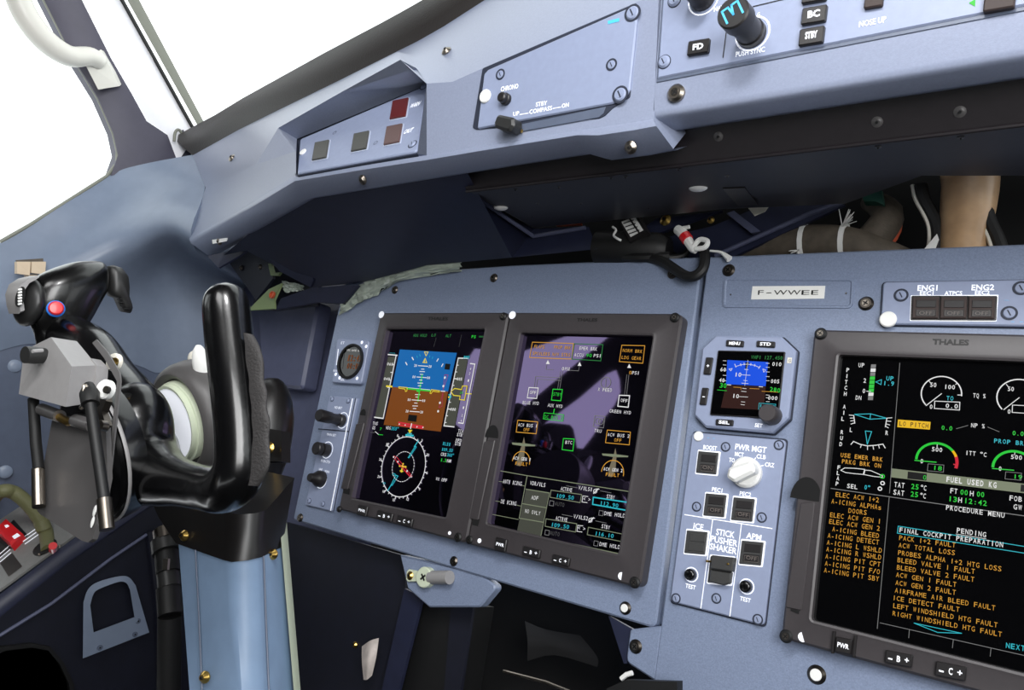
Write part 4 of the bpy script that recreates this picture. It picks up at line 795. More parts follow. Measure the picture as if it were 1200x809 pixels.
knob(ap, FS, Y5(232, -8), H, [(.0085, 0), (.0085, .005), (.0078, .006), (.0078, .02)], 'button', 'rotary_knob', 22)
for p in ((50, 196), (82, 2)): screw(ap, FS, Y4(*p), .0044, H, head='face', hgt=.002)
screw(ap, FS, Y4(90, 297), .0062, 0, head='steel', hgt=.004)
# ------------------------------------------------------------------ black equipment tray under the glareshield
tray = thing('equipment_tray', 'black equipment box fixed under the glareshield, above the wiring gap', 'equipment box', V3(.5, -.08, -.1))
mb = MB(); E0 = V3(0.246, -.070, -.150)
ed = [Yp(547, 223, -.070), V3(.86, -.070, Yp(547, 223, -.07)[2])]
bk = [Yp(626, 267, -.082), Yp(680, 262, -.082), Yp(850, 245, -.082), Yp(990, 239, -.082), Yp(1080, 206, -.082), Yp(1200, 206, -.082), V3(.86, -.082, Yp(1200, 206, -.082)[2])]
x0 = ed[0][0]
fl = [V3(x0 - .012, -.094, -.170), V3(.86, -.094, -.170)]
mb.poly([ed[0], ed[1]] + bk[::-1], 'tray'); mb.poly([fl[0], fl[1], ed[1], ed[0]], 'tray'); mb.poly([fl[0], V3(x0 - .012, -.16, -.17), V3(.86, -.16, -.17), fl[1]], 'black')
up = [p + V3(0, -.05, 0) for p in bk]; mb.rings([bk, up], 'tray', False, False, closed=False); mb.poly([fl[0], ed[0], bk[0], up[0], V3(x0, -.16, -.15)], 'tray')
mb.build('tray_body', tray, 20)
mb = MB(); mb.tube([ed[0] + V3(0, .0012, 0), ed[1] + V3(0, .0012, 0)], .0016, 'tray', 8); mb.build('folded_edge', tray)
Ft = Frame(ed[0], ed[1] - ed[0], bk[2] - ed[0]); Ff = Frame(fl[0], (1, 0, 0), ed[1] - fl[1])
for x, y in ((1028, 143), (1125, 131), (842, 160)):
    fast(tray, Ff.P(x, y, .0), Ff.n, .0034, m='housing', hgt=.0015)
for x, y in ((1029, 172), (1126, 161), (795, 198), (852, 206), (716, 208), (733, 207), (604, 222), (655, 219), (630, 238), (681, 238), (624, 253), (683, 253), (760, 243)): fast(tray, Ft.P(x, y, .0), Ft.n, .0020, m='housing', hgt=.0012)
for x, y in ((587, 243), (818, 220)):
    mb = MB(); c = Ft.P(x, y, .0); mb.ball(c, V3(.008, 0, 0), V3(0, 0, .005), V3(0, .003, 0), 'white'); mb.build('light_lens', tray)
mb = MB(); mb.prism([Ft.P(x, y, .0003) for x, y in ((847, 220), (873, 219), (888, 239), (865, 240))], V3(0, .001, 0), 'steeldark'); mb.build('cover_plate', tray)
mb = MB(); mb.prism([Z(x, y, -.012) for x, y in ((649, 260), (680, 258), (681, 263), (652, 265))], V3(0, 0, .003), 'orange'); mb.build('orange_tab', tray)
# ------------------------------------------------------------------ dark knee cover under the left glareshield
kc = thing('knee_cover', 'dark navy cover closing the underside of the left glareshield', 'cover', Z(450, 260, -.08))
mb = MB(); zl = lambda x, y: fs(x, y, -.020)
lipr = [Z(262, 299, -.105), Z(300, 267, -.142), zl(362, 231), zl(440, 217), zl(500, 207), zl(546, 199)]
bkr = [Z(289, 294, -.09), Z(317, 309, -.06), Z(366, 337, -.03), Z(425, 331, -.018), Z(500, 311, -.016), Z(600, 302, -.016)]
m1 = [a * .5 + b * .5 for a, b in zip(lipr, bkr)]
mb.rings([lipr, m1, bkr], 'navy', False, False, closed=False)
q = [zl(546, 199), Z(549, 224, -.12), Z(626, 268, -.02), Z(690, 266, -.016), Z(700, 292, -.014), Z(600, 302, -.016)]
mb.poly([q[0], q[1], q[2], q[5]], 'navy'); mb.poly([q[2], q[3], q[4], q[5]], 'navy')
mb.build('cover_shell', kc, 25)
mb = MB(); mb.tube([Z(549, 225, -.121), Z(625, 277, -.022), Z(686, 267, -.018)], .0022, 'navymid', 8); mb.build('edge_bead', kc)
mb = MB(); mb.prism([Z(256, 314, -.10), Z(243, 300, -.095), Z(262, 296, -.105), Z(291, 293, -.09), Z(280, 300, -.092)], V3(0, 0, .003), 'navy'); mb.prism([Z(323, 363, -.02), Z(329, 350, -.022), Z(366, 337, -.03), Z(420, 334, -.02), Z(402, 356, -.01), Z(372, 354, -.015)], V3(0, 0, .004), 'navy')
mb.prism([Z(303, 285, -.088), Z(322, 298, -.075), Z(370, 327, -.045), Z(366, 337, -.032), Z(330, 318, -.058)], V3(0, .001, -.003), 'navy'); mb.build('flange', kc)
mb = MB(); mb.prism([Z(268.6, 308, -.03), Z(289, 294, -.035), Z(318, 309, -.035), Z(320, 326, -.03), Z(300, 352, -.02)], V3(0, 0, .004), 'navydark'); mb.prism([Z(305, 300, .004), Z(375, 335, .004), Z(372, 358, .004), Z(322, 364, .004), Z(296, 362, .004)], V3(0, 0, .004), 'navydark'); rp = mb.build('plate_and_dark_fill', kc)  # second sheet is added to darken the gap behind the bracket
for x, y in ((282.5, 314), (305, 313)): fast(rp, Z(x, y, -.032), (0, .2, -1), .0042, m='steeldark')
br = thing('green_bracket', 'green primed metal bracket with a round hole under the glareshield end', 'bracket', Z(315, 350, -.02))
mb = MB(); mb.prism([Z(290, 364, -.022), Z(315, 339, -.03), Z(330, 332, -.03), Z(321, 352, -.026), Z(322, 362, -.022)], V3(0, 0, .003), 'greenpaint'); mb.prism([Z(314, 309, -.036), Z(318, 309, -.036), Z(321, 320, -.034), Z(329, 319, -.034), Z(326, 323, -.034), Z(317, 323, -.034)], V3(0, 0, .003), 'greenpaint'); mb.build('bracket_plate', br)
mb = MB(); mb.lathe(Z(320, 346, -.030), (0, 0, -1), [(.0050, 0), (.0050, .003), (.0034, .0032), (.0030, .001)], 'orange', 14); mb.build('bushing', br)
# crumpled protective film
rs = np.random.RandomState(4)
def film(name, rows, label, amp=.004):
    mb = MB(); G = [[Z(x, y, z) for x, y, z in r] for r in rows]; n0 = len(mb.v); mb.surf(G, 'plastic', 6)
    for i in range(n0, len(mb.v)): mb.v[i] = mb.v[i] + rs.uniform(-1, 1, 3) * V3(.4, .4, 1) * amp
    o = mb.build(name, None, 10); tag(o, label, 'plastic film'); return o
film('plastic_film', [[(400, 350, -.010), (421, 335, -.014), (445, 323, -.016), (480, 312, -.016), (540, 305, -.015)], [(399, 362, -.006), (420, 346, -.008), (446, 334, -.010), (480, 322, -.010), (540, 313, -.010)], [(397, 370, -.003), (424, 354, -.004), (442, 345, -.004), (470, 330, -.004), (540, 318, -.003)]], 'crumpled translucent film tucked over the left panel top corner', .0022)
film('plastic_film', [[(330, 329, -.028), (340, 331, -.030), (356, 334, -.026)], [(331, 335, -.026), (343, 337, -.028), (356, 338, -.026)], [(334, 343, -.024), (345, 342, -.025), (356, 340, -.024)]], 'small crumpled film scrap beside the green bracket', .002)
# ------------------------------------------------------------------ wiring gap above the panel
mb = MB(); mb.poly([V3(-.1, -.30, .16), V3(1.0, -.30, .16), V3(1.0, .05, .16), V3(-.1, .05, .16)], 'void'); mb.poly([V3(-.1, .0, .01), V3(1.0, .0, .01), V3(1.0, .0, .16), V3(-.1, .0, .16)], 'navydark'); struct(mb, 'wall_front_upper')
cam = thing('cockpit_sensor', 'black cylinder with white data label, lying above the panel top edge', 'sensor', Z(740, 285, .01))
a = Z(700, 290, .0); b = Z(775, 293, .01)
mb = MB(); mb.tube([a, a * .6 + b * .4, b, b + (b - a) * .12], [.0165, .0172, .0172, .012], 'black', 22); mb.build('barrel', cam)
mb = MB(); fa = [Z(725, 258, -.014), Z(746, 252, -.014), Z(758, 271, -.014), Z(738, 284, -.014)]; mb.prism(fa, V3(0, 0, .012), 'button'); mb.build('connector_block', cam)
lab = MB(); FL = Frame(fa[0] + V3(0, 0, -.0003)); kk = Ink(FL, lab, .0003); kk.fill([(728, 260), (744, 254), (754, 270), (739, 278)], 'white'); kk.h += .0004
for n in range(4): kk.line([(731 + n * 2.2, 262 + n * 4), (742 + n * 2.2, 258 + n * 4)], 1.3, 'inkdark')
kk.line([(738, 256.5), (749, 273)], 1.8, 'inkdark'); lab.build('data_label', cam)
mb = MB(); c = Z(722, 272, -.015); mb.tube([Z(718, 266, -.015), Z(722, 270, -.017), Z(719, 276, -.016), Z(724, 280, -.017), Z(728, 282, -.015)], .0012, 'white', 6, smooth=3); mb.build('safety_wire', cam)
mb = MB(); mb.tube([Z(745, 300, .005), Z(775, 306, -.004), Z(805, 324, -.012), Z(822, 318, -.012), Z(826, 300, -.008), Z(820, 283, .0)], .0048, 'black', 10, smooth=5); o = mb.build('black_cable'); tag(o, 'thin black cable looping over the panel top beside the seam', 'cable')
mb = MB(); mb.tube([Z(772, 303, .0), Z(800, 300, .01), Z(812, 286, .01)], .003, 'black', 8, smooth=4); mb.tube([Z(720, 300, .0), Z(750, 302, -.004), Z(785, 300, .004)], .0045, 'black', 8, smooth=4); o = mb.build('black_cable'); tag(o, 'short black cable lying below the labelled black cylinder', 'cable')
arm = thing('support_arm', 'dark navy support arm with gold bolt under the black equipment box', 'bracket', Z(800, 262, .0))
mb = MB(); mb.prism([Z(755, 266, .0), Z(770, 256, .0), Z(846, 247, .0), Z(786, 268, .0), Z(765, 276, .0)], V3(0, 0, .004), 'navy'); mb.prism([Z(765, 282, .03), Z(835, 265, .03), Z(905, 236, .03), Z(990, 240, .03), Z(835, 312, .03), Z(800, 300, .03)], V3(0, 0, .004), 'navy'); mb.prism([Z(853, 252, .028), Z(862, 249, .028), Z(893, 273, .026), Z(882, 275, .026)], V3(0, 0, -.004), 'navymid'); mb.tube([Z(838, 300, .025), Z(950, 250, .02), Z(1000, 232, .02)], .0022, 'navymid', 8); mb.build('arm_plate', arm)
fast(arm, Z(780, 258, -.001), (0, 0, -1), .0055, m='gold', hgt=.004); fast(arm, Z(833, 258, -.001), (0, 0, -1), .0035, m='gold', hgt=.003); fast(arm, Z(960, 269, .04), (0, 0, -1), .004, m='gold')
ti = thing('wire_splice', 'white wire splice with a red band and looped tail above the panel seam', 'wire', Z(805, 280, -.01))
mb = MB(); mb.tube([Z(794, 269, -.01), Z(800, 274, -.012), Z(806, 282, -.012), Z(812, 291, -.012), Z(816, 294, -.012)], [.0045, .005, .0045, .0042, .003], 'white', 10, smooth=3); mb.tube([Z(796, 268, -.012), Z(808, 266, -.012)], .0018, 'white', 8); mb.tube([Z(812, 290, -.014), Z(820, 281, -.014), Z(829, 283, -.014), Z(826, 290, -.014), Z(815, 292, -.014)], .0024, 'white', 8, smooth=4); mb.tube([Z(832, 294, -.006), Z(845, 296, -.006), Z(855, 304, -.006)], [.001, .0014, .0032], 'white', 6, smooth=3); mb.build('splice_body', ti)
mb = MB(); mb.tube([Z(801.5, 276, -.0125), Z(806, 281.5, -.0125)], .0055, 'red', 10); mb.build('red_band', ti)
mb = MB(); mb.prism([Z(x, y, .0) for x, y in ((876, 243), (903, 239), (896, 248), (884, 253))], V3(0, 0, .001), 'cream'); o = mb.build('paper_tag'); tag(o, 'small cream paper tag hanging under the black equipment box', 'tag')
hz = thing('cable_bundle', 'grey-brown taped cable bundle tied with white cords behind the panel top', 'cable bundle', Z(950, 285, .05))
mb = MB(); mb.tube([Z(850, 300, .06), Z(880, 290, .05), Z(940, 284, .045), Z(990, 286, .045), Z(1030, 296, .05), Z(1060, 306, .06)], [.010, .014, .0155, .0155, .013, .011], 'wrap', 14, smooth=4); mb.tube([Z(1008, 290, .06), Z(1030, 272, .06), Z(1040, 250, .07), Z(1020, 235, .08)], [.012, .014, .013, .010], 'wrap', 12, smooth=4); mb.build('sleeve', hz)
for x in (943, 990):
    mb = MB(); c = Z(x, 284.5, .045); mb.tube([c + V3(-.002, 0, 0), c + V3(.0022, 0, 0)], .0168, 'white', 14)
    for j in range(6 if x == 943 else 13):
        d = V3(rs.uniform(-.2, 1.0) if x > 950 else rs.uniform(-.6, .5), rs.uniform(-.9, .1) if x > 950 else rs.uniform(.1, .9), -.6); p = c + V3(0, -.010 if x > 950 else .012, -.013); mb.tube([p, p + nrm(d) * (.016 if x > 950 else .010)], [.0006, .0003], 'white', 5)
    mb.build('tie_cord', hz)
mb = MB(); mb.prism([Z(1010, 227, .05), Z(1032, 220, .05), Z(1036, 240, .05), Z(1026, 236, .05), Z(1012, 236, .05)], V3(0, 0, .01), 'teal'); o = mb.build('pipe_clamp'); tag(o, 'small teal pipe clamp above the taped cable bundle', 'clamp')
mb = MB(); mb.tube([Z(1036, 285, .075), Z(1045, 270, .075), Z(1046, 255, .08)], .008, 'orange', 10, smooth=3); o = mb.build('orange_hose'); tag(o, 'short orange hose behind the taped cable bundle', 'hose')
mb = MB(); dpx = [(1136, 202, 28), (1137, 215, 27.5), (1135, 235, 27), (1133, 252, 26), (1131, 268, 24.5), (1129, 285, 23.5), (1128, 305, 22)]
mb.tube([Z(x, y, .05) for x, y, r in dpx], [r * .69 / 900 for x, y, r in dpx], 'duct', 20, smooth=3); o = mb.build('air_duct', None, 60); tag(o, 'tan foil-wrapped air duct rising behind the centre panel', 'duct')
for lab, pts in (('black braided cable with a white stripe, left of the tan duct', [(1078, 218), (1082, 235), (1096, 262), (1098, 285), (1092, 305)]), ('black braided cable with a white stripe, right of the tan duct', [(1150, 218), (1157, 255), (1168, 280), (1176, 305)])):
    t = thing('braided_cable', lab, 'cable', Z(*pts[2], .05)); mb = MB(); P3 = [Z(x, y, .045) for x, y in pts]; mb.tube(P3, .0058, 'black', 10, smooth=4); mb.build('braid', t)
    mb = MB(); mb.tube([p + V3(-.0052, 0, -.003) for p in P3], .0017, 'cream', 6, smooth=4); mb.build('stripe', t)
mb = MB(); mb.prism([Z(x, y, .03) for x, y in ((1079, 305), (1083, 292), (1098, 274), (1100, 280), (1094, 296), (1090, 305))], V3(0, 0, .002), 'white'); o = mb.build('cloth_tape'); tag(o, 'loose white tape end hanging left of the tan duct', 'tape')
# ================================================================== SHELL OF THE COCKPIT
HBs = .0055
def refl(x, y, xv):                       # where a point of the middle screen mirrors on the left side of the cabin
    P = Z(x, y, -(HB - HBs)); Cm = CAM.copy(); Cm[2] = 2 * P[2] - CAM[2]; d = P - Cm
    return Cm + d * (xv - Cm[0]) / d[0]
XW = -.47
grid = []
rowpx = [[(-90, 335, -.47), (0, 285, -.47), (35, 265, -.468), (70, 243, -.463), (130, 205, -.458), (165, 193, -.435)],
         [(-90, 360, -.455), (0, 320, -.455), (40, 300, -.452), (80, 275, -.448), (140, 243, -.425), (188, 222, -.385)],
         [(-90, 385, -.435), (0, 352, -.435), (40, 338, -.432), (90, 316, -.42), (150, 288, -.39), (195, 268, -.335)],
         [(-90, 410, -.44), (0, 380, -.44), (40, 374, -.44), (95, 365, -.445), (155, 345, -.455), (200, 322, -.455)],
         [(-90, 440, -.45), (0, 411, -.45), (41, 403, -.45), (100, 408, -.455), (160, 428, -.46), (203, 432, -.46)]]
ends = [Z(228, 181, -.088), Z(240, 220, -.098), Z(224, 282, -.108), X(262, 325, -.43), X(300, 358, -.43)]
ext = [V3(.0, .01, .05), V3(-.02, .01, .10), V3(-.05, .01, .12), V3(-.03, 0, .13), V3(-.02, 0, .12)]
grid = [[X(x, y, v) for x, y, v in r] + [e] for r, e in zip(rowpx, ends)]
wext = [[e, e * .5 + (e + x_) * .5, e + x_] for e, x_ in zip(ends, ext)]
mb = MB(); mb.surf(grid, 'wall', 5); mb.surf(wext, 'wall', 5)
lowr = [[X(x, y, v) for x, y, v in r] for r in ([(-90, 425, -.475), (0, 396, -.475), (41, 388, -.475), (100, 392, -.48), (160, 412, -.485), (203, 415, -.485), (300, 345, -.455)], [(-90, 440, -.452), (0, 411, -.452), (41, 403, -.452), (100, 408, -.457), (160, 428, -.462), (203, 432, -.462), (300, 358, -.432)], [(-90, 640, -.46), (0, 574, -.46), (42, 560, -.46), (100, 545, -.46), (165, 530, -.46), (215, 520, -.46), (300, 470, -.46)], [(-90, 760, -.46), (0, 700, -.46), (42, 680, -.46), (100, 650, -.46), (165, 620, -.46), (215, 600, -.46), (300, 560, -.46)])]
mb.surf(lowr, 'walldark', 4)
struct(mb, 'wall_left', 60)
from mathutils.geometry import tessellate_polygon
def holed(mb, outer, holes, m):
    L = [[Vector(p) for p in outer]] + [[Vector(p) for p in h] for h in holes]; flat = [p for r in L for p in r]
    mb.add([np.array(p) for p in flat], [list(t) for t in tessellate_polygon(L)], m)
r = lambda x, y: refl(x, y, XW)
f0 = X(-90, 335, XW)
R1a, R1b, T1a, T1b = r(598, 490), r(714, 394), r(613, 412), r(664, 394)
notch = [f0, V3(XW, .02, -.40), V3(XW, -.44, -.43), X(60, -40, XW) + V3(0, -.02, -.06)]
wb = [V3(XW, -.123, -.735), V3(XW, -.027, -.683), V3(XW, .013, -.683), V3(XW, .053, -.701), V3(XW, .072, -.759), V3(XW, .05, -.85), R1a, R1b, R1b + (R1b - R1a) * .25, T1b + (T1b - T1a) * .5, T1b, T1a]
outer = [V3(XW, .85, -.30), f0 + V3(0, .05, .0)] + notch + [V3(XW, -.56, -.3), V3(XW, -.82, -.3), V3(XW, -.82, -1.75), V3(XW, .85, -1.75)]
w2 = [r(*p) for p in ((614, 515), (650, 488), (680, 466), (712, 438), (722, 434), (726, 445), (727, 460), (720, 475), (708, 490), (694, 512), (683, 526), (650, 522))]
mb = MB(); holed(mb, outer, [w2, wb], 'cabin'); struct(mb, 'wall_left_rear')
# side window: frame and pane
mb = MB(); g = MB()
mb.tube([X(0, 284, -.472), X(35, 264, -.470), X(70, 242, -.466), X(125, 207, -.461), X(137, 192, -.461), X(138, 178, -.463), X(133, 156, -.466), X(115, 115, -.47), X(89, 72, -.474), X(52, 0, -.478), X(20, -60, -.48)], .003, 'frame_trim', 8)
struct(mb, 'window_1')
g.poly([X(-90, 340, -.485)] + [X(x, y, -.485) for x, y in ((0, 290), (70, 248), (135, 208), (143, 180), (120, 112), (92, 70), (20, -60))] + [V3(-.485, -.46, -.45), V3(-.485, .04, -.42)], 'glass'); struct(g, 'window_1_glass')
g = MB(); g.poly([p + V3(-.012, 0, 0) for p in w2], 'glass'); struct(g, 'window_2'); g = MB(); g.poly([p + V3(-.012, 0, 0) for p in wb], 'glass'); struct(g, 'window_6')
# pillar between the side window and the windshield
mb = MB()
L = [X(x, y, v) for x, y, v in ((8, -90, -.478), (52, 0, -.475), (89, 73, -.470), (115, 115, -.466), (133, 156, -.462), (138.5, 182, -.459), (130, 206, -.456))]
Rr = [X(x, y, v) for x, y, v in ((50, -90, -.455), (96, 0, -.455), (130, 68, -.452), (155, 111, -.45), (172, 142, -.448), (196, 158, -.444), (208, 190, -.44))]
mb.rings([L, [a * .5 + b * .5 + V3(.004, 0, 0) for a, b in zip(L, Rr)], Rr], 'dark_trim', False, False, closed=False)
mb.poly([L[-1], Rr[-1], X(227, 184, -.438), X(170, 196, -.45), X(150, 201, -.455)], 'dark_trim'); mb.poly([Rr[-2], X(215, 152, -.438), X(227, 184, -.438), Rr[-1]], 'dark_trim')
mb.rings([L, [p + V3(-.02, 0, 0) for p in L]], 'dark_trim', False, False, closed=False)
struct(mb, 'trim_1', 50)
mb = MB()
Q2 = [X(x, y, -.44) for x, y in ((95, -90), (141, 0), (178, 68), (203, 110), (222, 144), (224, 148), (227, 160))]
mb.rings([[p + V3(.0005, 0, 0) for p in Rr], [a * .5 + b * .5 + V3(.003, 0, 0) for a, b in zip(Rr, Q2)], Q2], 'overexposed_trim', False, False, closed=False)
struct(mb, 'trim_2', 50)
mb = MB(); mb.tube([X(93, -92, -.437), X(143, 0, -.437), X(226, 150, -.437)], .0028, 'gasket', 8); struct(mb, 'trim_3')
mb = MB(); a = [X(98, -92, -.434), X(149, 0, -.434), X(233, 150, -.434)]; b = [X(108, -92, -.432), X(157, 0, -.432), X(236, 148, -.432)]
mb.rings([a, b, [p + V3(.0, 0, .012) for p in b], [p + V3(0, 0, .012) for p in a]], 'frame_trim', False, False, closed=False); struct(mb, 'trim_4')
mb = MB(); mb.tube([X(204, 166, -.43), X(205, 156, -.43), X(209, 152, -.43), X(214, 158, -.43), X(227, 183, -.428)], .0022, 'frame_trim', 8, smooth=3); struct(mb, 'trim_5')
# windshield panes
Tl = X(150, -5, -.434); Tt = V3(-.46, -.80, -.33)
bl_ = X(236, 150, -.434)
g = MB(); g.poly([bl_, Z(505, -5, -.10), V3(.62, -.31, -.06), V3(.62, -.85, -.36), V3(-.46, -.85, -.36)], 'glass'); struct(g, 'window_3')
g = MB(); g.poly([V3(.64, -.31, -.06), V3(1.70, -.22, -.12), V3(1.70, -.85, -.36), V3(.64, -.85, -.36)], 'glass'); struct(g, 'window_4')
mb = MB(); mb.hull([V3(.605, -.30, -.06), V3(.655, -.30, -.06), V3(.655, -.29, -.04), V3(.605, -.29, -.04)], [V3(.605, -.86, -.37), V3(.655, -.86, -.37), V3(.655, -.85, -.34), V3(.605, -.85, -.34)], 'cabin'); struct(mb, 'trim_6')
mb = MB(); mb.poly([V3(-.5, -.83, -.34), V3(1.75, -.83, -.34), V3(1.75, -.83, -1.76), V3(-.5, -.83, -1.76)], 'cabin'); struct(mb, 'ceiling')
mb = MB(); mb.poly([V3(-.5, -.84, -1.76), V3(1.75, -.84, -1.76), V3(1.75, 1.3, -1.76), V3(-.5, 1.3, -1.76)], 'cabin'); struct(mb, 'wall_rear')
mb = MB(); xr_ = 1.74
holed(mb, [V3(xr_, 1.0, .2), V3(xr_, -.2, .0), V3(xr_, -.83, -.34), V3(xr_, -.83, -1.76), V3(xr_, 1.3, -1.76)], [[V3(xr_, .06, -.12), V3(xr_, .06, -1.3), V3(xr_, -.62, -1.3), V3(xr_, -.62, -.36)]], 'cabin'); struct(mb, 'wall_right')
g = MB(); g.poly([V3(xr_ + .01, .07, -.11), V3(xr_ + .01, .07, -1.31), V3(xr_ + .01, -.63, -1.31), V3(xr_ + .01, -.63, -.35)], 'glass'); struct(g, 'window_5')
fl0 = lambda x, z, w: np.array([x, 0, 0]) + V3(0, C15 * -1, -S15) * 0
def wp(x, Y, zz): return np.array([x, -(Y) * S15 - (zz - 1) * C15, Y * C15 - (zz - 1) * S15])   # world point -> panel space
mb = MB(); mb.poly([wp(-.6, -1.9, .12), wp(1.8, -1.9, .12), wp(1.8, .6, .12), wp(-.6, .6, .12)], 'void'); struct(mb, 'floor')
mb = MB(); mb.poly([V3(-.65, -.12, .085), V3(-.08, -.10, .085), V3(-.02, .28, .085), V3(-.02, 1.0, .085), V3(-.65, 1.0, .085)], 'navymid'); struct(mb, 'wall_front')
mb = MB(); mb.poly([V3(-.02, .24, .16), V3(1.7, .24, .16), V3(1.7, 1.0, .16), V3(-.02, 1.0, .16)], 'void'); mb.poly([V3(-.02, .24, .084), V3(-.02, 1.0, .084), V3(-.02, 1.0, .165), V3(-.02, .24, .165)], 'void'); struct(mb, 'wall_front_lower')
# ------------------------------------------------------------------ things on the side wall
t = thing('grab_handle', 'pale grey grab handle on the dark pillar beside the side window', 'handle', X(90, 60, -.43))
mb = MB(); mb.tube([X(2, -70, -.425), X(22, 0, -.425), X(38, 30, -.425), X(58, 52, -.425), X(82, 66, -.425), X(105, 66, -.428), X(116, 72, -.435)], [.0150, .0150, .0152, .0150, .0140, .0125, .012], 'grab', 16, smooth=5); mb.build('grip_bar', t, 60)
mb = MB(); mb.hull([X(98, 72, -.432), X(118, 58, -.432), X(122, 60, -.455), X(104, 75, -.455)], [X(115, 105, -.440), X(140, 101, -.440), X(144, 97, -.462), X(119, 105, -.462)], 'grab'); mb.build('mounting_foot', t)
t = thing('toggle_switch', 'small cream double switch on the side wall under the window', 'switch', X(33, 314, -.43))
mb = MB()
for a in ((17, 307, 33, 323), (34, 307, 51, 322)):
    q = [X(a[0], a[1], -.432), X(a[2], a[1], -.432), X(a[2] - 1, a[3], -.425), X(a[0], a[3] - 2, -.425)]; mb.prism(q, V3(.008, 0, 0), 'switchcream')
mb.build('rocker', t)
mb = MB(); mb.prism([X(18, 305, -.436), X(50, 303, -.436), X(50, 309, -.432), X(20, 310, -.432)], V3(.002, 0, 0), 'wrap'); mb.prism([X(28, 322, -.434), X(42, 322, -.434), X(40, 329, -.432), X(30, 329, -.432)], V3(.006, 0, 0), 'switchcream'); mb.build('switch_base', t)
for (x, y), lb in (((107, 297), 'round blue-grey screw head on the side wall above the left grip'), ((17, 429), 'round blue-grey screw head left of the grey control box'), ((6, 553), 'round blue-grey screw head low on the side wall')):
    mb = MB(); P = X(x, y, -.423 if y < 320 else -.452); mb.lathe(P, (1, 0, -.2), [(.0085, -.002), (.0085, .0015), (.006, .003), (.003, .0034)], 'wall', 18); o = mb.build('wall_screw'); tag(o, lb, 'screw')
mb = MB(); FP = Frame((0, 0, .055)); q = [FP.px(*p) for p in ((301, 361), (373, 353), (353.5, 456), (307, 452))]; plate(mb, FP, q, -.025, 0, 'navymid', .004, .006); o = mb.build('side_pad', None, 40); tag(o, 'flat dark blue-grey cover panel left of the instrument panel', 'cover panel')
# ------------------------------------------------------------------ side console
XC = -.30
con = thing('side_console', 'dark navy side console with grey switch panels below the side wall', 'console', X(80, 680, XC))
mb = MB()
rg = [X(-120, 795, XC), X(0, 716, XC), X(80, 653, XC), X(163, 596, XC), X(230, 552, XC)]
rg2 = [X(-120, 770, XC - .012), X(0, 697, XC - .012), X(80, 636, XC - .012), X(163, 580, XC - .012), X(230, 538, XC - .012)]
mb.rings([[p + V3(0, .010, 0) for p in rg], rg, [a * .5 + b * .5 + V3(.002, -.004, 0) for a, b in zip(rg, rg2)], rg2, [p + V3(-.002, .008, 0) for p in rg2]], 'navy', False, False, closed=False); mb.build('edge_rail', con, 60)
mb = MB(); far = [X(-120, 640, -.455), X(0, 578, -.455), X(42, 562, -.455), X(100, 548, -.455), X(200, 525, -.455)]
pass
mb = MB(); bt = [X(-120, 1100, XC), X(0, 1050, XC), X(80, 1020, XC), X(163, 1000, XC), X(230, 980, XC)]
mb.rings([[p + V3(0, .008, 0) for p in rg], bt], 'navydark', False, False, closed=False)
mb.build('side_panel', con)
mb = MB(); mb.tube([X(-60, 784, XC + .003), X(0, 745, XC + .003), X(60, 708, XC + .003), X(130, 655, XC + .003), X(176, 624, XC + .003)], .0022, 'navymid', 8); mb.build('trim_bead', con)
mb = MB(); mb.tube([X(175, 622, XC + .002), X(184, 700, XC + .002), X(190, 800, XC + .002)], .006, 'navydark', 8); mb.build('edge_seal', con)
# grey switch panels on the deck
def deck(x, y, s=0.0):            # a point of the deck, s metres above it
    n = nrm(np.cross(rg2[3] - rg2[1], far[3] - rg2[1])); n = n if n[1] < 0 else -n
    o = rg2[1] + n * s + V3(0, .002, 0); d = ray(x, y); return CAM + d * np.dot(o - CAM, n) / np.dot(d, n), n
def dk(x, y, s=0.0): return deck(x, y, s)[0]
nD = deck(0, 650)[1]
mb = MB(); mb.poly([dk(x, y, -.0005) for x, y in ((-120, 768), (0, 695), (80, 634), (163, 578), (230, 536), (200, 520), (100, 543), (42, 557), (0, 573), (-120, 636))], 'navydark'); mb.build('top_deck', con)
mb = MB(); mb.prism([dk(-60, 690), dk(0, 588), dk(30, 580), dk(64, 588), dk(104, 618), dk(6, 690), dk(-40, 722)], nD * .003, 'panelgrey'); sp = mb.build('switch_panel', con)
mb = MB()
for L in (((0, 660), (10, 676), (26, 664), (14, 648)), ((-12, 640), (-2, 655), (12, 644), (2, 632))): mb.poly([dk(x, y, .0036) for x, y in L], 'steeldark')
for n in range(3): a = dk(-2 + n * 1, 651 + n * 4, .0042); b = dk(11 + n * 1, 640 + n * 4, .0042); mb.tube([a, b], .0005, 'ink', 4)
for n in range(3): a = dk(25 + n * 2, 632 + n * 3, .0042); b = dk(42 + n * 2, 620 + n * 3, .0042); mb.tube([a, b], .0006, 'ink', 4)
mb.build('placard_lines', sp)
mb = MB(); mb.lathe(dk(53, 642, .003), nD, [(.014, 0), (.014, .0015), (.012, .002)], 'black', 20); so = mb.build('hose_socket', con)
mb = MB()
for x, y in ((46, 650), (70, 640), (60, 632)):
    mb = MB(); mb.ball(dk(x, y, .006), V3(.0018, 0, 0), V3(0, .0018, 0), V3(0, 0, .0018), 'steel', 8, 6); mb.build('socket_screw', so)
mb = MB(); mb.tube([dk(62, 645, .002), dk(62, 640, .014)], .0048, 'red', 12); mb.build('red_plug', so)
t = thing('emergency_switch', 'bright red guarded switch on the grey side console panel', 'switch', dk(12, 628, .01))
mb = MB(); q = [dk(-6, 622, .012), dk(8, 609, .012), dk(27, 626, .012), dk(13, 640, .012)]; plate_ = [p - nD * .009 for p in q]; mb.rings([plate_, q, [p * .9 + np.mean(q, axis=0) * .1 + nD * .003 for p in q]], 'red'); mb.build('guard', t)
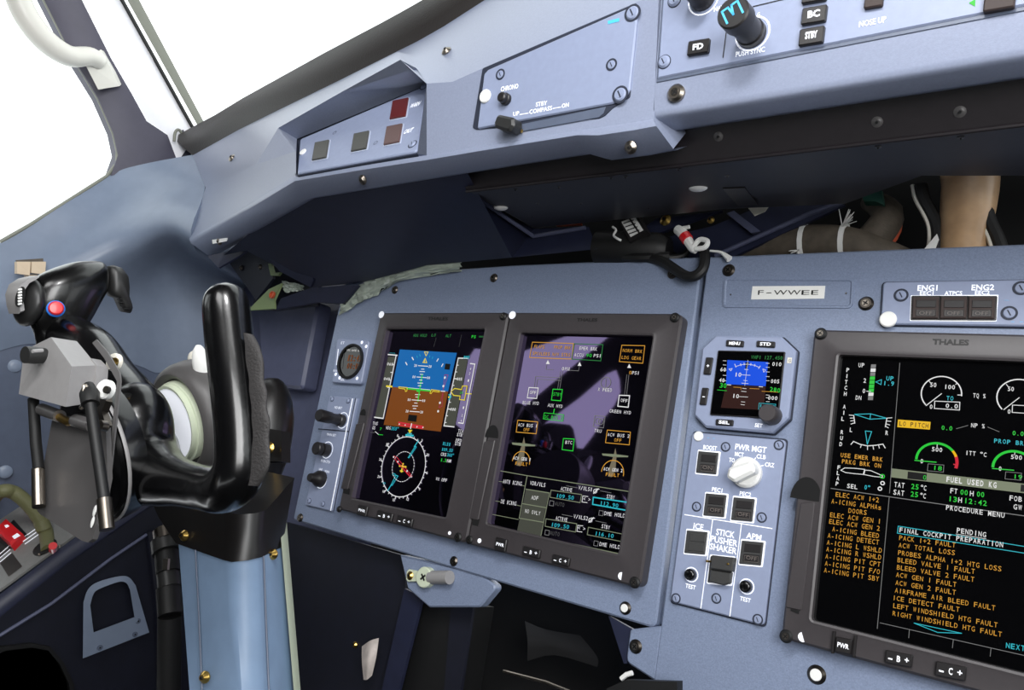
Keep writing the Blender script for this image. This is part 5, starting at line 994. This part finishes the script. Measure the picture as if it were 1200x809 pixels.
mb = MB(); mb.poly([dk(14, 629, .0155), dk(20, 625, .0155), dk(24, 628, .0155), dk(17, 632, .0155)], 'ink'); mb.poly([dk(5, 616, .0155), dk(9, 615, .0155), dk(11, 617, .0155), dk(7, 619, .0155)], 'ink'); mb.build('lettering', t)
mb = MB(); mb.prism([dk(-4, 636), dk(18, 612, 0), dk(34, 630, 0), dk(14, 646, 0)], nD * .0045, 'black'); mb.build('switch_base', t)
mb = MB(); mb.tube([dk(34, 592, .0), dk(37, 592, .016), dk(42, 597, .016), dk(42, 600, .002)], .005, 'red', 10); o = mb.build('red_knob'); tag(o, 'small red knob behind the oxygen hose on the console', 'knob')
mb = MB(); mb.tube([dk(-12, 590, .03), X(0, 577, -.38), X(15, 577, -.375), X(32, 590, -.37), X(46, 608, -.365), X(54, 625, -.36), dk(57, 645, .002)], .0085, 'olive', 14, smooth=6)
mb.tube([X(48, 611, -.364), X(52, 621, -.361)], .0092, 'olive', 14); o = mb.build('oxygen_hose', None, 60); tag(o, 'olive green ribbed hose arching into the console socket', 'hose')
mb = MB(); mb.tube([dk(10, 592, .004), dk(20, 582, .02), dk(36, 588, .022), dk(44, 604, .01)], .0026, 'satin', 8, smooth=5); o = mb.build('thin_cable'); tag(o, 'thin grey cable curling behind the olive hose', 'cable')
t = thing('console_handle', 'grey-blue D-shaped pull handle on the dark console side', 'handle', X(135, 725, XC + .01))
mb = MB(); V = zoom(0, 540, 3.008)
sm = lambda L: [tuple(q) for q in cat([np.array(p) for p in L], 4)]
outp = [V(*p) for p in ((292, 698), (294, 500), (310, 455), (345, 428), (420, 408), (455, 412), (478, 440), (526, 606))]; inp = [V(*p) for p in ((322, 610), (318, 510), (330, 470), (352, 452), (418, 428), (445, 432), (458, 455), (478, 545))]
inp[0] = V(330, 606); inp[-1] = V(474, 552)
f = lambda L, h: [X(x, y, XC + h) for x, y in L]
outp = [outp[0]] + sm(outp[1:-1]) + [outp[-1]]; inp = [inp[0]] + sm(inp[1:-1]) + [inp[-1]]
mb.rings([f(outp, .002), f(outp, .012), f(inp, .014), f(inp, .004)], 'wall', False, False, closed=True)
mb.build('frame_ring', t, 50)
for p in ((352, 660), (476, 613), (487, 566)): fast(t, X(*V(*p), XC + .013), (1, 0, 0), .0035, m='walldark', hgt=.001)
mb = MB(); q = [X(x, y, XC + .004) for x, y in ((-40, 775), (0, 757), (35, 753), (57, 757), (72, 775), (84, 800), (90, 860), (-40, 860))]; mb.rings([q, [p + V3(.006, 0, 0) for p in q], [p * .88 + np.mean(q, axis=0) * .12 + V3(.006, 0, 0) for p in q], [p * .88 + np.mean(q, axis=0) * .12 + V3(-.0, 0, 0) for p in q]], 'black'); o = mb.build('map_pocket'); tag(o, 'black map pocket at the bottom left of the console side', 'pocket')
# ------------------------------------------------------------------ footwell
t = thing('pedal_linkage', 'dark cylindrical linkage stack standing between console and control column', 'linkage', Z(195, 680, -.22))
mb = MB()
for x0, x1, y0, y1, m in ((184, 207, 622, 634, 'steeldark'), (182, 208, 634, 648, 'satin'), (186, 206, 648, 672, 'black'), (188, 206, 672, 690, 'satin'), (188, 207, 690, 722, 'black'), (190, 208, 722, 1160, 'black')):
    a = Z((x0 + x1) / 2, y0, -.2); b = Z((x0 + x1) / 2 + 2, y1, -.2) if y1 < 1000 else Z((x0 + x1) / 2, y0, -.2) + DOWN * .38; rr_ = (x1 - x0 + 6) / 2 * np.linalg.norm(a - CAM) / 930; mb.tube([a, b], rr_, m, 16)
mb.build('stack', t)
mb = MB(); mb.prism([Z(191, 655, -.222), Z(197, 655, -.222), Z(196, 668, -.222), Z(190, 668, -.222)], V3(0, 0, .002), 'steel'); mb.build('label_clip', t)
t = thing('kick_panel', 'dark navy footwell panel below the left instrument panel', 'panel', Z(400, 720, .04))
mb = MB(); mb.prism([Z(336, 612, .03), Z(475, 652, .03), Z(475, 690, .03), Z(448, 809, .03), Z(440, 900, .03), Z(330, 900, .03)], V3(0, 0, .004), 'navydark'); mb.prism([Z(474, 690, .02), Z(495, 700, .02), Z(455, 860, .02), Z(436, 860, .02)], V3(0, 0, .004), 'navy'); mb.build('panel_sheet', t)
fast(t, Z(416, 756, .029), (0, 0, -1), .0035, m='gold')
mb = MB(); mb.prism([Z(474, 694, .03), Z(545, 712, .03), Z(520, 860, .03), Z(440, 860, .03)], V3(0, 0, .05), 'black'); mb.prism([Z(528, 715, .028), Z(556, 700, .028), Z(532, 860, .028), Z(516, 860, .028)], V3(0, 0, .004), 'navydark'); o = mb.build('pedal_housing'); tag(o, 'black pedal housing in the footwell below the blue latch bracket', 'housing')
mb = MB(); G = [[Z(424, 758, .015), Z(434, 751, .012), Z(444, 748, .016)], [Z(424, 775, .010), Z(432, 772, .006), Z(441, 770, .012)], [Z(426, 797, .015), Z(430, 797, .013), Z(436, 792, .016)]]; mb.surf(G, 'fabric', 4); o = mb.build('white_cloth', None, 60); tag(o, 'scrap of white cloth hanging in the dark footwell', 'cloth')
mb = MB(); mb.tube([Z(590, 787, .05), Z(640, 800, .05), Z(670, 812, .05)], .0016, 'steel', 6); o = mb.build('pedal_rod'); tag(o, 'thin metal rod low in the dark footwell', 'rod')
mb = MB(); G = [[Z(615, 728, .08), Z(640, 738, .08), Z(680, 745, .08)], [Z(618, 750, .07), Z(650, 755, .075), Z(700, 770, .08)], [Z(618, 775, .08), Z(650, 768, .08), Z(700, 782, .08)]]; mb.surf(G, 'seatcloth', 3); o = mb.build('dust_cover', None, 60); tag(o, 'crumpled dark sheet deep in the footwell', 'cover')
mb = MB(); mb.prism([Z(713, 722, .004), Z(742, 738, .004), Z(735, 778, .004), Z(731, 778, .004)], V3(0, 0, .004), 'navy'); o = mb.build('gusset_plate'); tag(o, 'small dark blue gusset plate under the panel seam', 'bracket')
mb = MB(); mb.prism([V3(*Z(718, 806, -.02)), V3(*Z(740, 796, -.02)), V3(*Z(800, 798, -.02)), V3(*Z(800, 850, -.02)), V3(*Z(715, 850, -.02))], V3(0, 0, -.01), 'black'); mb.tube([Z(728, 796, -.022), Z(734, 791, -.022), Z(741, 789, -.022)], .002, 'white', 8); o = mb.build('pedestal_corner'); tag(o, 'black pedestal corner at the lower edge below the centre panel', 'pedestal')
t = thing('latch_bracket', 'light blue bracket with a metal latch hanging below the left panel', 'bracket', Z(525, 680, 0))
mb = MB(); q = [F0.px(*p) for p in ((466, 650), (475, 690), (500, 712), (560, 712), (580, 688), (560, 672))]; plate(mb, F0, q, -.014, -.003, 'blue', .0015, [.001, .004, .006, .008, .004, .001]); mb.build('bracket_plate', t)
mb = MB(); H = -.003; a = F0.px(483, 675, H); b = F0.px(502, 677, H)
d = nrm(b - a); n2 = np.array([-d[1], d[0]]); 
plate(mb, F0, [a - d * .006 - n2 * .004, a - d * .003 - n2 * .0065, b - n2 * .004, b + n2 * .004, a - d * .003 + n2 * .0065, a - d * .006 + n2 * .004], H, H + .003, 'ringgreen', .0006); mb.build('latch_arm', t)
mb = MB(); q = F0.at(b, H); mb.lathe(q, (0, 0, -1), [(.0105, 0), (.0105, .007), (.0095, .008)], 'ringgreen', 20); mb.tube([F0.P(505, 677, .0), F0.P(527, 677, .004)], .0068, 'greybox', 16); lr = mb.build('roller', t)
mb = MB(); 
for aa in (.8, .8 + math.pi / 2):
    v = np.array([math.cos(aa), math.sin(aa)]) * .004; tt = np.array([-v[1], v[0]]) * .25; mb.poly([F0.at(b + s_, H + .0085) for s_ in (-v + tt, v + tt, v - tt, -v - tt)], 'black')
mb.build('screw_slot', lr); fast(t, F0.at(a, H + .003), (0, 0, -1), .0045, m='gold', hgt=.003)
# ------------------------------------------------------------------ captain's seat behind the wheel, seen in the screen
seat = thing('pilot_seat', 'dark pilot seat with tall headrest reflected in the middle display', 'seat', V3(-.2, .5, -.85))
XS = -.22
def rs_(x, y):
    P = Z(x, y, -(HB - HBs)); Cm = CAM.copy(); Cm[2] = 2 * P[2] - CAM[2]; d = P - Cm; return Cm + d * (XS - Cm[0]) / d[0]
hp = [rs_(*p) for p in ((638, 524), (645, 505), (650, 499), (658, 497), (668, 498), (672, 503), (674, 512), (677, 530), (672, 560), (640, 560))]
mb = MB(); mb.rings([[p + V3(-.03, 0, 0) for p in hp], [p + V3(.0, 0, 0) for p in hp]], 'seatcloth'); mb.build('headrest', seat)
hb_ = [rs_(*p) for p in ((604, 527), (622, 518), (640, 517), (648, 520), (670, 540), (705, 530), (720, 590), (600, 620))]
mb = MB(); mb.rings([[p + V3(-.04, 0, 0) for p in hb_], [p + V3(.0, 0, 0) for p in hb_]], 'seatcloth'); mb.build('backrest', seat)
bc = np.mean(hb_, axis=0); mb = MB(); mb.box(bc + V3(0.02, .30, .02), V3(.2, 0, 0), V3(0, .05, .01), V3(0, -.03, .12), 'seatcloth'); mb.build('seat_cushion', seat); fz = lambda p, zz: p + DOWN * ((W(p)[2] - zz)); sb = bc + V3(.02, .34, .02); mb = MB(); mb.hull([sb + V3(-.12, 0, -.1), sb + V3(.12, 0, -.1), sb + V3(.12, 0, .1), sb + V3(-.12, 0, .1)], [fz(sb + V3(-.15, 0, -.12), .12), fz(sb + V3(.15, 0, -.12), .12), fz(sb + V3(.15, 0, .12), .12), fz(sb + V3(-.15, 0, .12), .12)], 'seatcloth'); mb.build('seat_base', seat)
# ================================================================== CONTROL COLUMN AND WHEEL
def D(x, y, dep): return CAM + ray(x, y) * dep
yo = thing('yoke', 'glossy black control wheel with two horn grips in front of the instrument panel', 'control wheel', Z(180, 500, -.34))
AX = nrm((0, -.4, .91))                       # wheel axis, pointing away from the pilot
mb = MB()
arm = [(170, 496, -.330, 20), (158, 514, -.338, 44), (160, 540, -.342, 50), (186, 558, -.345, 36), (212, 566, -.347, 28), (240, 572, -.350, 27), (262, 573, -.354, 29), (277, 560, -.357, 30), (281, 538, -.359, 29), (280, 500, -.362, 28.5), (275, 450, -.366, 28.5), (269, 400, -.370, 28), (265, 360, -.373, 27), (263, 345, -.374, 23), (262, 337, -.3745, 13), (262, 335, -.3745, 2)]
def rpx(x, y, z, r): P = Z(x, y, z); return r * (RM @ P + TV)[2] / 900
mb.tube([Z(x, y, z) for x, y, z, r in arm], [rpx(*q) for q in arm], 'gloss', 28, smooth=6)
neck = [(162, 514, -.333, 34), (156, 506, -.336, 44), (146, 480, -.339, 42), (127, 446, -.342, 33), (108, 412, -.344, 28), (86, 396, -.345, 25), (68, 386, -.345, 23), (64, 378, -.345, 17)]
mb.tube([Z(x, y, z) for x, y, z, r in neck], [rpx(*q) for q in neck], 'gloss', 26, smooth=6)
hb2 = Z(148, 524, -.350); mb.ball(hb2, V3(.033, 0, 0), V3(0, .046, 0), V3(0, 0, .029), 'gloss', 24, 14)
wf = mb.build('wheel_frame', yo, 60)
md = wf.modifiers.new('r', 'REMESH'); md.mode = 'VOXEL'; md.voxel_size = 0.0016; md.use_smooth_shade = True
md = wf.modifiers.new('s', 'SMOOTH'); md.factor = 0.5; md.iterations = 14
mb = MB(); hc = Z(112, 530, -.372); mb.lathe(hc, -AX, [(.046, -.012), (.0475, -.004), (.0475, .0005), (.046, .002), (.0445, .002), (.043, .0045), (.02, .006)], 'gloss', 40); hub = mb.build('hub_cap', yo)
mb = MB(); mb.lathe(hc, -AX, [(.0468, .0018), (.0478, .0024), (.0484, .0012), (.0478, .0)], 'greybox', 40, cap=False); mb.build('rim_ring', hub)
# rubber finger grip on the right horn
mb = MB(); gp = [(300, 392, 2), (303, 405, 7), (305, 425, 10.5), (308, 445, 7.5), (309, 460, 10.5), (311, 478, 8), (312, 495, 11), (313, 512, 8.5), (312, 530, 11), (311, 550, 10), (305, 570, 4)]
Lr = []
for n, (x, y, w) in enumerate(cat([np.array(p) for p in gp], 3)):
    zf = -.372 + (y - 345) / 215 * .016; Pc = Z(x - 9 - w * .7, y, zf); e = Z(x - 7 + w * 1.0, y, zf)
    ex = (e - Pc); Lr.append([Pc + ex * math.cos(a) + V3(0, 0, .0035) * math.sin(a) for a in np.linspace(-1.3, 1.3, 11)])
mb.rings(Lr, 'grip', False, False, closed=False); mb.build('finger_grip', yo, 60)
# grip head of the left horn
XH = .005
def stack(mb, L, m, seg=22):
    rg = []
    for xl, yl, xr, yr, hw in L:
        a = X(xl, yl, XH); b = X(xr, yr, XH); c = (a + b) / 2; d = (b - a) / 2
        rg.append([c + d * math.cos(t) * (abs(math.cos(t)) ** -.25 if abs(math.cos(t)) > .05 else 1) + V3(hw, 0, 0) * math.sin(t) for t in np.linspace(0, 2 * math.pi, seg, endpoint=False)])
    R2 = [list(r) for r in zip(*[cat([r[j] for r in rg], 4) for j in range(seg)])]
    mb.rings(R2, m)
mb = MB()
stack(mb, [(44, 412, 92, 414, .014), (43, 400, 94, 402, .0145), (40, 388, 99, 386, .016), (33, 376, 108, 370, .019), (28, 362, 116, 355, .021), (28, 348, 124, 340, .022), (34, 334, 125.5, 326, .0215), (46, 323, 125, 316, .0185), (62, 315, 122, 310, .013), (80, 309, 118, 307, .007), (92, 306.5, 112, 306, .003)], 'horn')
gh = mb.build('left_grip', yo, 60)
mb = MB(); pts = [(126.5, 312), (132, 311), (141, 314), (147.5, 323), (149, 336), (148.5, 350), (153, 363), (151.5, 367), (143, 365.5), (139, 356), (136, 350), (128.5, 347), (126.5, 340)]
q = [X(x, y, XH) for x, y in pts]; cq = np.mean(q, axis=0)
mb.rings([[cq + (p - cq) * .7 + V3(-.009, 0, 0) for p in q], [cq + (p - cq) * .92 + V3(-.006, 0, 0) for p in q], [p + V3(-.002, 0, 0) for p in q], [p + V3(.002, 0, 0) for p in q], [cq + (p - cq) * .92 + V3(.006, 0, 0) for p in q], [cq + (p - cq) * .7 + V3(.009, 0, 0) for p in q]], 'satin'); tr_ = mb.build('trigger', yo, 70)
mb = MB()
for n in range(4): a = X(137.5 + n * 1.6, 351 + n * 3.6, XH + .0072); b = X(149 + n * 1.0, 350 + n * 4, XH + .0072); mb.tube([a, b], .0006, 'black', 6)
mb.build('grip_groove', tr_)
mb = MB(); c = X(30.5, 354, XH); mb.ball(c + V3(0, 0, .002), X(45, 352, XH) - c, (X(33, 326, XH) - c) * 1.0, V3(.0225, 0, 0), 'satin', 20, 12); sf = mb.build('switch_cap', yo, 60)
mb = MB(); a0 = [(19, 358), (17.5, 345), (22, 333), (33, 326), (46, 323), (42, 326), (33, 331), (27, 340), (25, 352), (27, 366), (22, 368)]; q = [X(x, y, XH + .014) for x, y in a0]; mb.rings([[p + V3(-.02, 0, 0) for p in q], q, [np.mean(q, axis=0) * .1 + p * .9 + V3(.003, 0, 0) for p in q]], 'greybox'); mb.build('cap_rim', sf)
mb = MB(); c = X(23.5, 348, XH + .0185); mb.rings([[c + (X(23.5 + 5.5 * math.cos(t) + 2.5 * math.sin(t), 348 - 12 * math.sin(t), XH + .0185) - c) + V3(h, 0, 0) for t in np.linspace(0, 2 * math.pi, 18, endpoint=False)] for h in (0, .0008)], 'void'); tw = mb.build('thumb_slot', sf)
mb = MB()
for n in range(6): mb.tube([X(21, 340 + n * 3.4, XH + .0198), X(25.5, 339 + n * 3.4, XH + .0198)], .0009, 'white', 6)
mb.build('thumb_wheel', tw)
mb = MB(); Pb = X(65, 362.5, XH + .020); nb = nrm((1, -.05, -.35)); mb.lathe(Pb, nb, [(.0068, 0), (.0068, .003), (.006, .0035)], 'bluering', 20); rb = mb.build('trim_button_collar', yo)
mb = MB(); mb.lathe(Pb + nb * .003, nb, [(.0056, 0), (.0056, .004), (.0046, .0052), (.002, .0056)], 'red', 18); mb.build('red_button', rb)
mb = MB(); P = X(100.5, 391, XH + .008); mb.lathe(P, (.5, 0, 1), [(.0034, -.004), (.0034, .002)], 'bluering', 14); rb = mb.build('side_button_collar', yo); mb = MB(); mb.lathe(P + V3(.001, 0, .003), (.5, 0, 1), [(.003, 0), (.003, .004)], 'satin', 12); mb.tube([X(104, 388, XH), X(107, 381, XH)], .0014, 'steel', 6); mb.build('side_button', rb)
# white lever behind the right horn
mb = MB(); mb.ball(Z(236, 428, -.30), Z(240, 428, -.30) * 0 + V3(.006, 0, .002), V3(0, .015, .006), V3(0, 0, .006), 'white', 14, 10); mb.ball(Z(227, 419, -.29), V3(.006, 0, 0), V3(0, .006, 0), V3(0, 0, .004), 'cream', 14, 8); mb.build('release_lever', yo, 60)
# ------------------------------------------------------------------ column
col = thing('control_column', 'light blue control column with grey head and black collar under the wheel', 'control column', Z(260, 600, -.25))
mb = MB(); c1 = Z(203, 497, -.297); 
mb.lathe(c1, AX, [(.0, -.001), (.0285, -.001), (.029, 0), (.029, .003)], 'ink', 36); mb.build('white_disc', col)
mb = MB(); mb.lathe(c1, AX, [(.0282, -.0015), (.0305, -.002), (.031, .002), (.0325, .0025), (.0335, .006), (.0335, .010), (.030, .012)], 'ringgreen', 36, cap=False); mb.build('bearing_ring', col)
mb = MB(); HX = c1 + AX * .004
prof = [(.0330, .006), (.0345, .0), (.0385, -.003), (.0425, -.001), (.0455, .005), (.047, .014), (.0465, .03), (.045, .045), (.043, .05)]
mb.lathe(HX + V3(.002, -.001, 0), AX, prof, 'housing', 44); mb.build('head_housing', col, 60)
mb = MB(); b1 = Z(231, 533, -.272); mb.prism([Z(223, 519, -.283), Z(235, 520, -.281), Z(237, 545, -.281), Z(226, 546, -.283)], V3(.002, 0, .006), 'satin'); mb.build('stop_block', col)
# rear black boot
mb = MB()
def lo(L, m, mbx):
    rg = []
    for (x, y, z) in L: rg.append(Z(x, y, z))
    return rg
bt1 = [Z(300, 430, -.19), Z(330, 445, -.17), Z(345, 500, -.15), Z(343, 540, -.15), Z(320, 560, -.17), Z(270, 560, -.2), Z(262, 500, -.2), Z(270, 440, -.2)]
mb.ball(Z(304, 520, -.165), V3(.033, 0, 0), V3(0, .066, .0), V3(0, 0, .028), 'collar', 22, 14); mb.prism([Z(300, 500, -.185), Z(330, 505, -.178), Z(330, 541, -.178), Z(300, 541, -.185)], V3(0, 0, .01), 'collar'); mb.build('rear_boot', col, 40)
fast(col, Z(315, 525, -.186), (.4, 0, -1), .0055, m='gold', hgt=.003)
# collar and skirt: an upright box section with one rounded corner
zA, zB, zD = -.272, -.268, -.205
def sect(pa, pb, pc, pd, m):
    A_ = Z(*pa, zA); B_ = Z(*pb, zB); C_ = Z(*pc, (zB + zD) / 2 - .012); D_ = Z(*pd, zD)
    B1 = B_ * .82 + A_ * .18; Bm = B_ * .88 + (A_ + C_) * .06; B2 = B_ * .5 + C_ * .5
    back = [D_ + V3(-.06, 0, .0), A_ + V3(-.0, 0, .065)]
    return [A_, A_ * .5 + B_ * .5, B1, Bm, B2, C_, D_] + back
ctop = sect((170, 572), (285, 606), (312, 598), (345, 560), 0); cbot = sect((206, 637), (274, 661), (307, 653), (331, 641), 0)
cmid = sect((186, 607), (281, 640), (308, 632), (338, 600), 0)
mb = MB(); mb.rings([ctop, cmid, cbot], 'collar'); mb.build('black_collar', col, 50)
sk0 = sect((207, 634), (274, 657), (306, 650), (330, 638), 0); sk1 = sect((213, 715), (279, 740), (309, 735), (336, 722), 0); sk2 = sect((220, 810), (286, 845), (313, 835), (343, 815), 0); sk3 = sect((235, 1000), (300, 1060), (325, 1040), (358, 1000), 0)
sh = lambda L: [p + V3(-.001, 0, .002) for p in L]
mb = MB(); mb.rings([sh(sk0), sh(sk1), sh(sk2), sh(sk3)], 'boot'); mb.build('blue_skirt', col, 50)
mb = MB(); mb.tube([Z(229, 645, zA - .001), Z(233, 720, zA - .001), Z(237, 815, zA - .001), Z(245, 950, zA - .001)], .0006, 'walldark', 6); mb.tube([Z(309, 652, -.248), Z(312, 735, -.248), Z(316, 830, -.248)], .0007, 'walldark', 6); mb.build('skirt_seam', col)
for x, y, z in ((216, 628, zA), (240, 794, zA), (320, 650, -.228)): fast(col, Z(x, y, z - .0015), (.3, 0, -1), .0042, m='gold', hgt=.004)
mb = MB(); mb.hull([Z(328, 616, -.212), Z(336, 612, -.20), Z(336, 612, -.195), Z(328, 616, -.205)], [Z(346, 830, -.212), Z(354, 830, -.20), Z(354, 830, -.195), Z(346, 830, -.205)], 'ringgreen'); mb.build('edge_strip', col)
# ------------------------------------------------------------------ chart holder on the wheel hub
ch = thing('chart_holder', 'dark grey chart clip plate with light grey lamp box, mounted on the wheel hub', 'chart holder', Z(80, 520, -.4))
mb = MB(); zp = -.395
P1 = [Z(x, y, zp) for x, y in ((62, 487), (117, 490), (124, 498), (126, 560), (116, 610), (108, 632), (103, 636), (96, 634), (47, 603), (43, 598), (46, 585), (52, 540))]
mb.rings([P1, [p + V3(0, 0, .003) for p in P1]], 'plate'); 
mb.prism([Z(113, 398, -.385), Z(126, 413, -.385), Z(140, 437, -.385), Z(141, 447, -.385), Z(124, 605, -.385), Z(119, 612, -.388), Z(137, 447, -.385), Z(122, 420, -.385), Z(108, 402, -.385)], V3(0, 0, .001), 'plate'); mb.build('clip_plate', ch)
mb = MB()
for x, y in ((47.5, 571), (46, 582), (111, 599), (108.5, 612)): c = Z(x, y, zp - .0008); mb.ball(c, V3(.0016, 0, 0), V3(0, .0035, 0), V3(0, 0, .0008), 'white', 10, 6)
mb.build('plate_rivet', ch)
mb = MB(); zq = -.413; fr_ = [Z(x, y, zq) for x, y in ((59.7, 395.3), (46, 402), (28, 411), (22, 462), (77, 477), (84, 429.5))]; bk_ = [Z(x, y, zq + .02) for x, y in ((90, 400), (78, 406), (58, 415), (52, 460), (109, 472), (113.5, 428.5))]
mb.rings([fr_, bk_], 'greybox'); mb.hull([Z(x, y, zq + .019) for x, y in ((106, 420), (113.5, 428.5), (112, 455), (104, 455))], [Z(x, y, zq + .028) for x, y in ((118, 422), (127, 431), (125, 458), (116, 458))], 'greybox'); lb = mb.build('lamp_box', ch, 20)
mb = MB(); a = Z(52, 417, zq); b = Z(29, 416, zq - .012); mb.tube([a, a * .5 + b * .5, b], [.0050, .0056, .0054], 'satin', 16); mb.tube([Z(38, 412, zq - .018), Z(50, 411, zq - .012)], .0012, 'greybox', 6); mb.build('dimmer_knob', lb)
mb = MB(); mb.tube([Z(104, 452, -.415), Z(105, 462, -.416), Z(106, 474, -.416)], [.003, .0054, .0048], 'black', 14); mb.tube([Z(106, 474, -.416), Z(114, 530, -.412), Z(122, 585, -.408)], .0031, 'black', 14); mb.build('spring_arm', ch, 60)
mb = MB(); mb.tube([Z(122, 585, -.408), Z(125.5, 621, -.406)], .0039, 'steel', 16); mb.build('arm_ferrule', ch)
mb = MB(); mb.tube([Z(103, 455, -.418), Z(99, 452, -.420), Z(98, 459, -.42)], .0012, 'steel', 8, smooth=3); mb.tube([Z(95, 478, -.414), Z(101, 474, -.416), Z(104, 478, -.416)], .0012, 'steel', 8, smooth=3); mb.build('wire_hook', ch)
mb = MB(); mb.tube([Z(39, 468, -.405), Z(42, 520, -.403), Z(45.5, 551, -.402)], .0034, 'black', 14); mb.build('spring_arm', ch, 60)
mb = MB(); mb.tube([Z(44.5, 550, -.402), Z(45.5, 594, -.401)], .0038, 'steel', 14); mb.build('arm_ferrule', ch)
mb = MB(); mb.tube([Z(49, 480, -.402), Z(70, 488, -.402)], .0040, 'plate', 14); mb.tube([Z(88, 493, -.400), Z(108, 499, -.398)], .0040, 'plate', 14); mb.tube([Z(68, 488, -.402), Z(80, 495, -.401), Z(90, 493, -.4)], .0026, 'gold', 10); mb.build('hinge_pin', ch)
mb = MB(); mb.prism([Z(x, y, -.405) for x, y in ((112, 462), (121, 452), (124, 470), (119, 482), (124, 498), (117, 504), (108, 497), (112, 480))], V3(0, 0, .004), 'steeldark'); mb.build('link_arm', ch)
mb = MB(); mb.lathe(Z(125, 457, -.408), (.3, 0, -1), [(.0058, -.001), (.0058, .002), (.005, .003)], 'white', 20); mb.lathe(Z(125.3, 457, -.4112), (.3, 0, -1), [(.0022, -.001), (.0022, .001)], 'steel', 10); mb.lathe(Z(119.5, 499.5, -.408), (.3, 0, -1), [(.0036, -.002), (.0032, .002)], 'steel', 14); mb.build('roller', ch)
mb = MB(); mb.lathe(Z(135, 425, -.375), (.2, 0, -1), [(.0062, -.001), (.0062, .0015), (.0054, .0028), (.003, .0029), (.0025, .002)], 'cream', 18); mb.lathe(Z(135.3, 425, -.3778), (.2, 0, -1), [(.0032, 0), (.0032, .0012), (.0016, .0014)], 'gold', 12); mb.build('pivot_bolt', ch)
# ================================================================== LIGHT, SKY, CAMERA
w = bpy.data.worlds.new('World'); scene.world = w; w.use_nodes = True
bg = w.node_tree.nodes['Background']; bg.inputs['Color'].default_value = (0.95, 0.98, 1.0, 1); bg.inputs['Strength'].default_value = 2.2
def area(name, p, target, size, power, col=(1, 1, 1)):
    l = bpy.data.lights.new(name, 'AREA'); l.shape = 'RECTANGLE'; l.size, l.size_y = size; l.energy = power; l.color = col
    o = bpy.data.objects.new(name, l); COL.objects.link(o); o.location = Vector(W(p)); d = Vector(W(target)) - Vector(W(p)); o.rotation_euler = d.to_track_quat('-Z', 'Y').to_euler(); return o
area('upper_fill', V3(.95, -.72, -1.0), V3(.3, .1, 0), (.6, .4), 3.5)  # unseen fill, added above and behind the camera
area('right_fill', V3(1.15, -.05, -.95), V3(.2, .05, 0), (.55, .6), 12)  # added soft fill from the right, stands for no fixture
area('rear_fill', V3(.45, -.55, -1.35), V3(.25, .15, -.1), (.5, .35), 5)  # another added fill, high at the back of the cabin
area('flash_light', V3(.60, -.32, -.70), V3(.25, .15, 0), (.10, .08), 2.0)
cd = bpy.data.cameras.new('Camera'); cd.sensor_width = 36; cd.sensor_fit = 'HORIZONTAL'; cd.lens = FOC / 1200 * 36; cd.clip_start = 0.01
co = bpy.data.objects.new('Camera', cd); COL.objects.link(co)
rw, dw, fw = BW @ RM[0], BW @ RM[1], BW @ RM[2]
M = Matrix(((rw[0], -dw[0], -fw[0], 0), (rw[1], -dw[1], -fw[1], 0), (rw[2], -dw[2], -fw[2], 0), (0, 0, 0, 1)))
M.translation = Vector(W(CAM)); co.matrix_world = M; scene.camera = co
scene.view_settings.view_transform = 'Standard'; scene.view_settings.look = 'None'; scene.view_settings.exposure = 0.0
scene.cycles.max_bounces = 8; scene.cycles.transparent_max_bounces = 12; scene.cycles.use_denoising = True; scene.cycles.sample_clamp_indirect = 4
for ob in scene.objects:
    if '_c' in ob: del ob['_c']
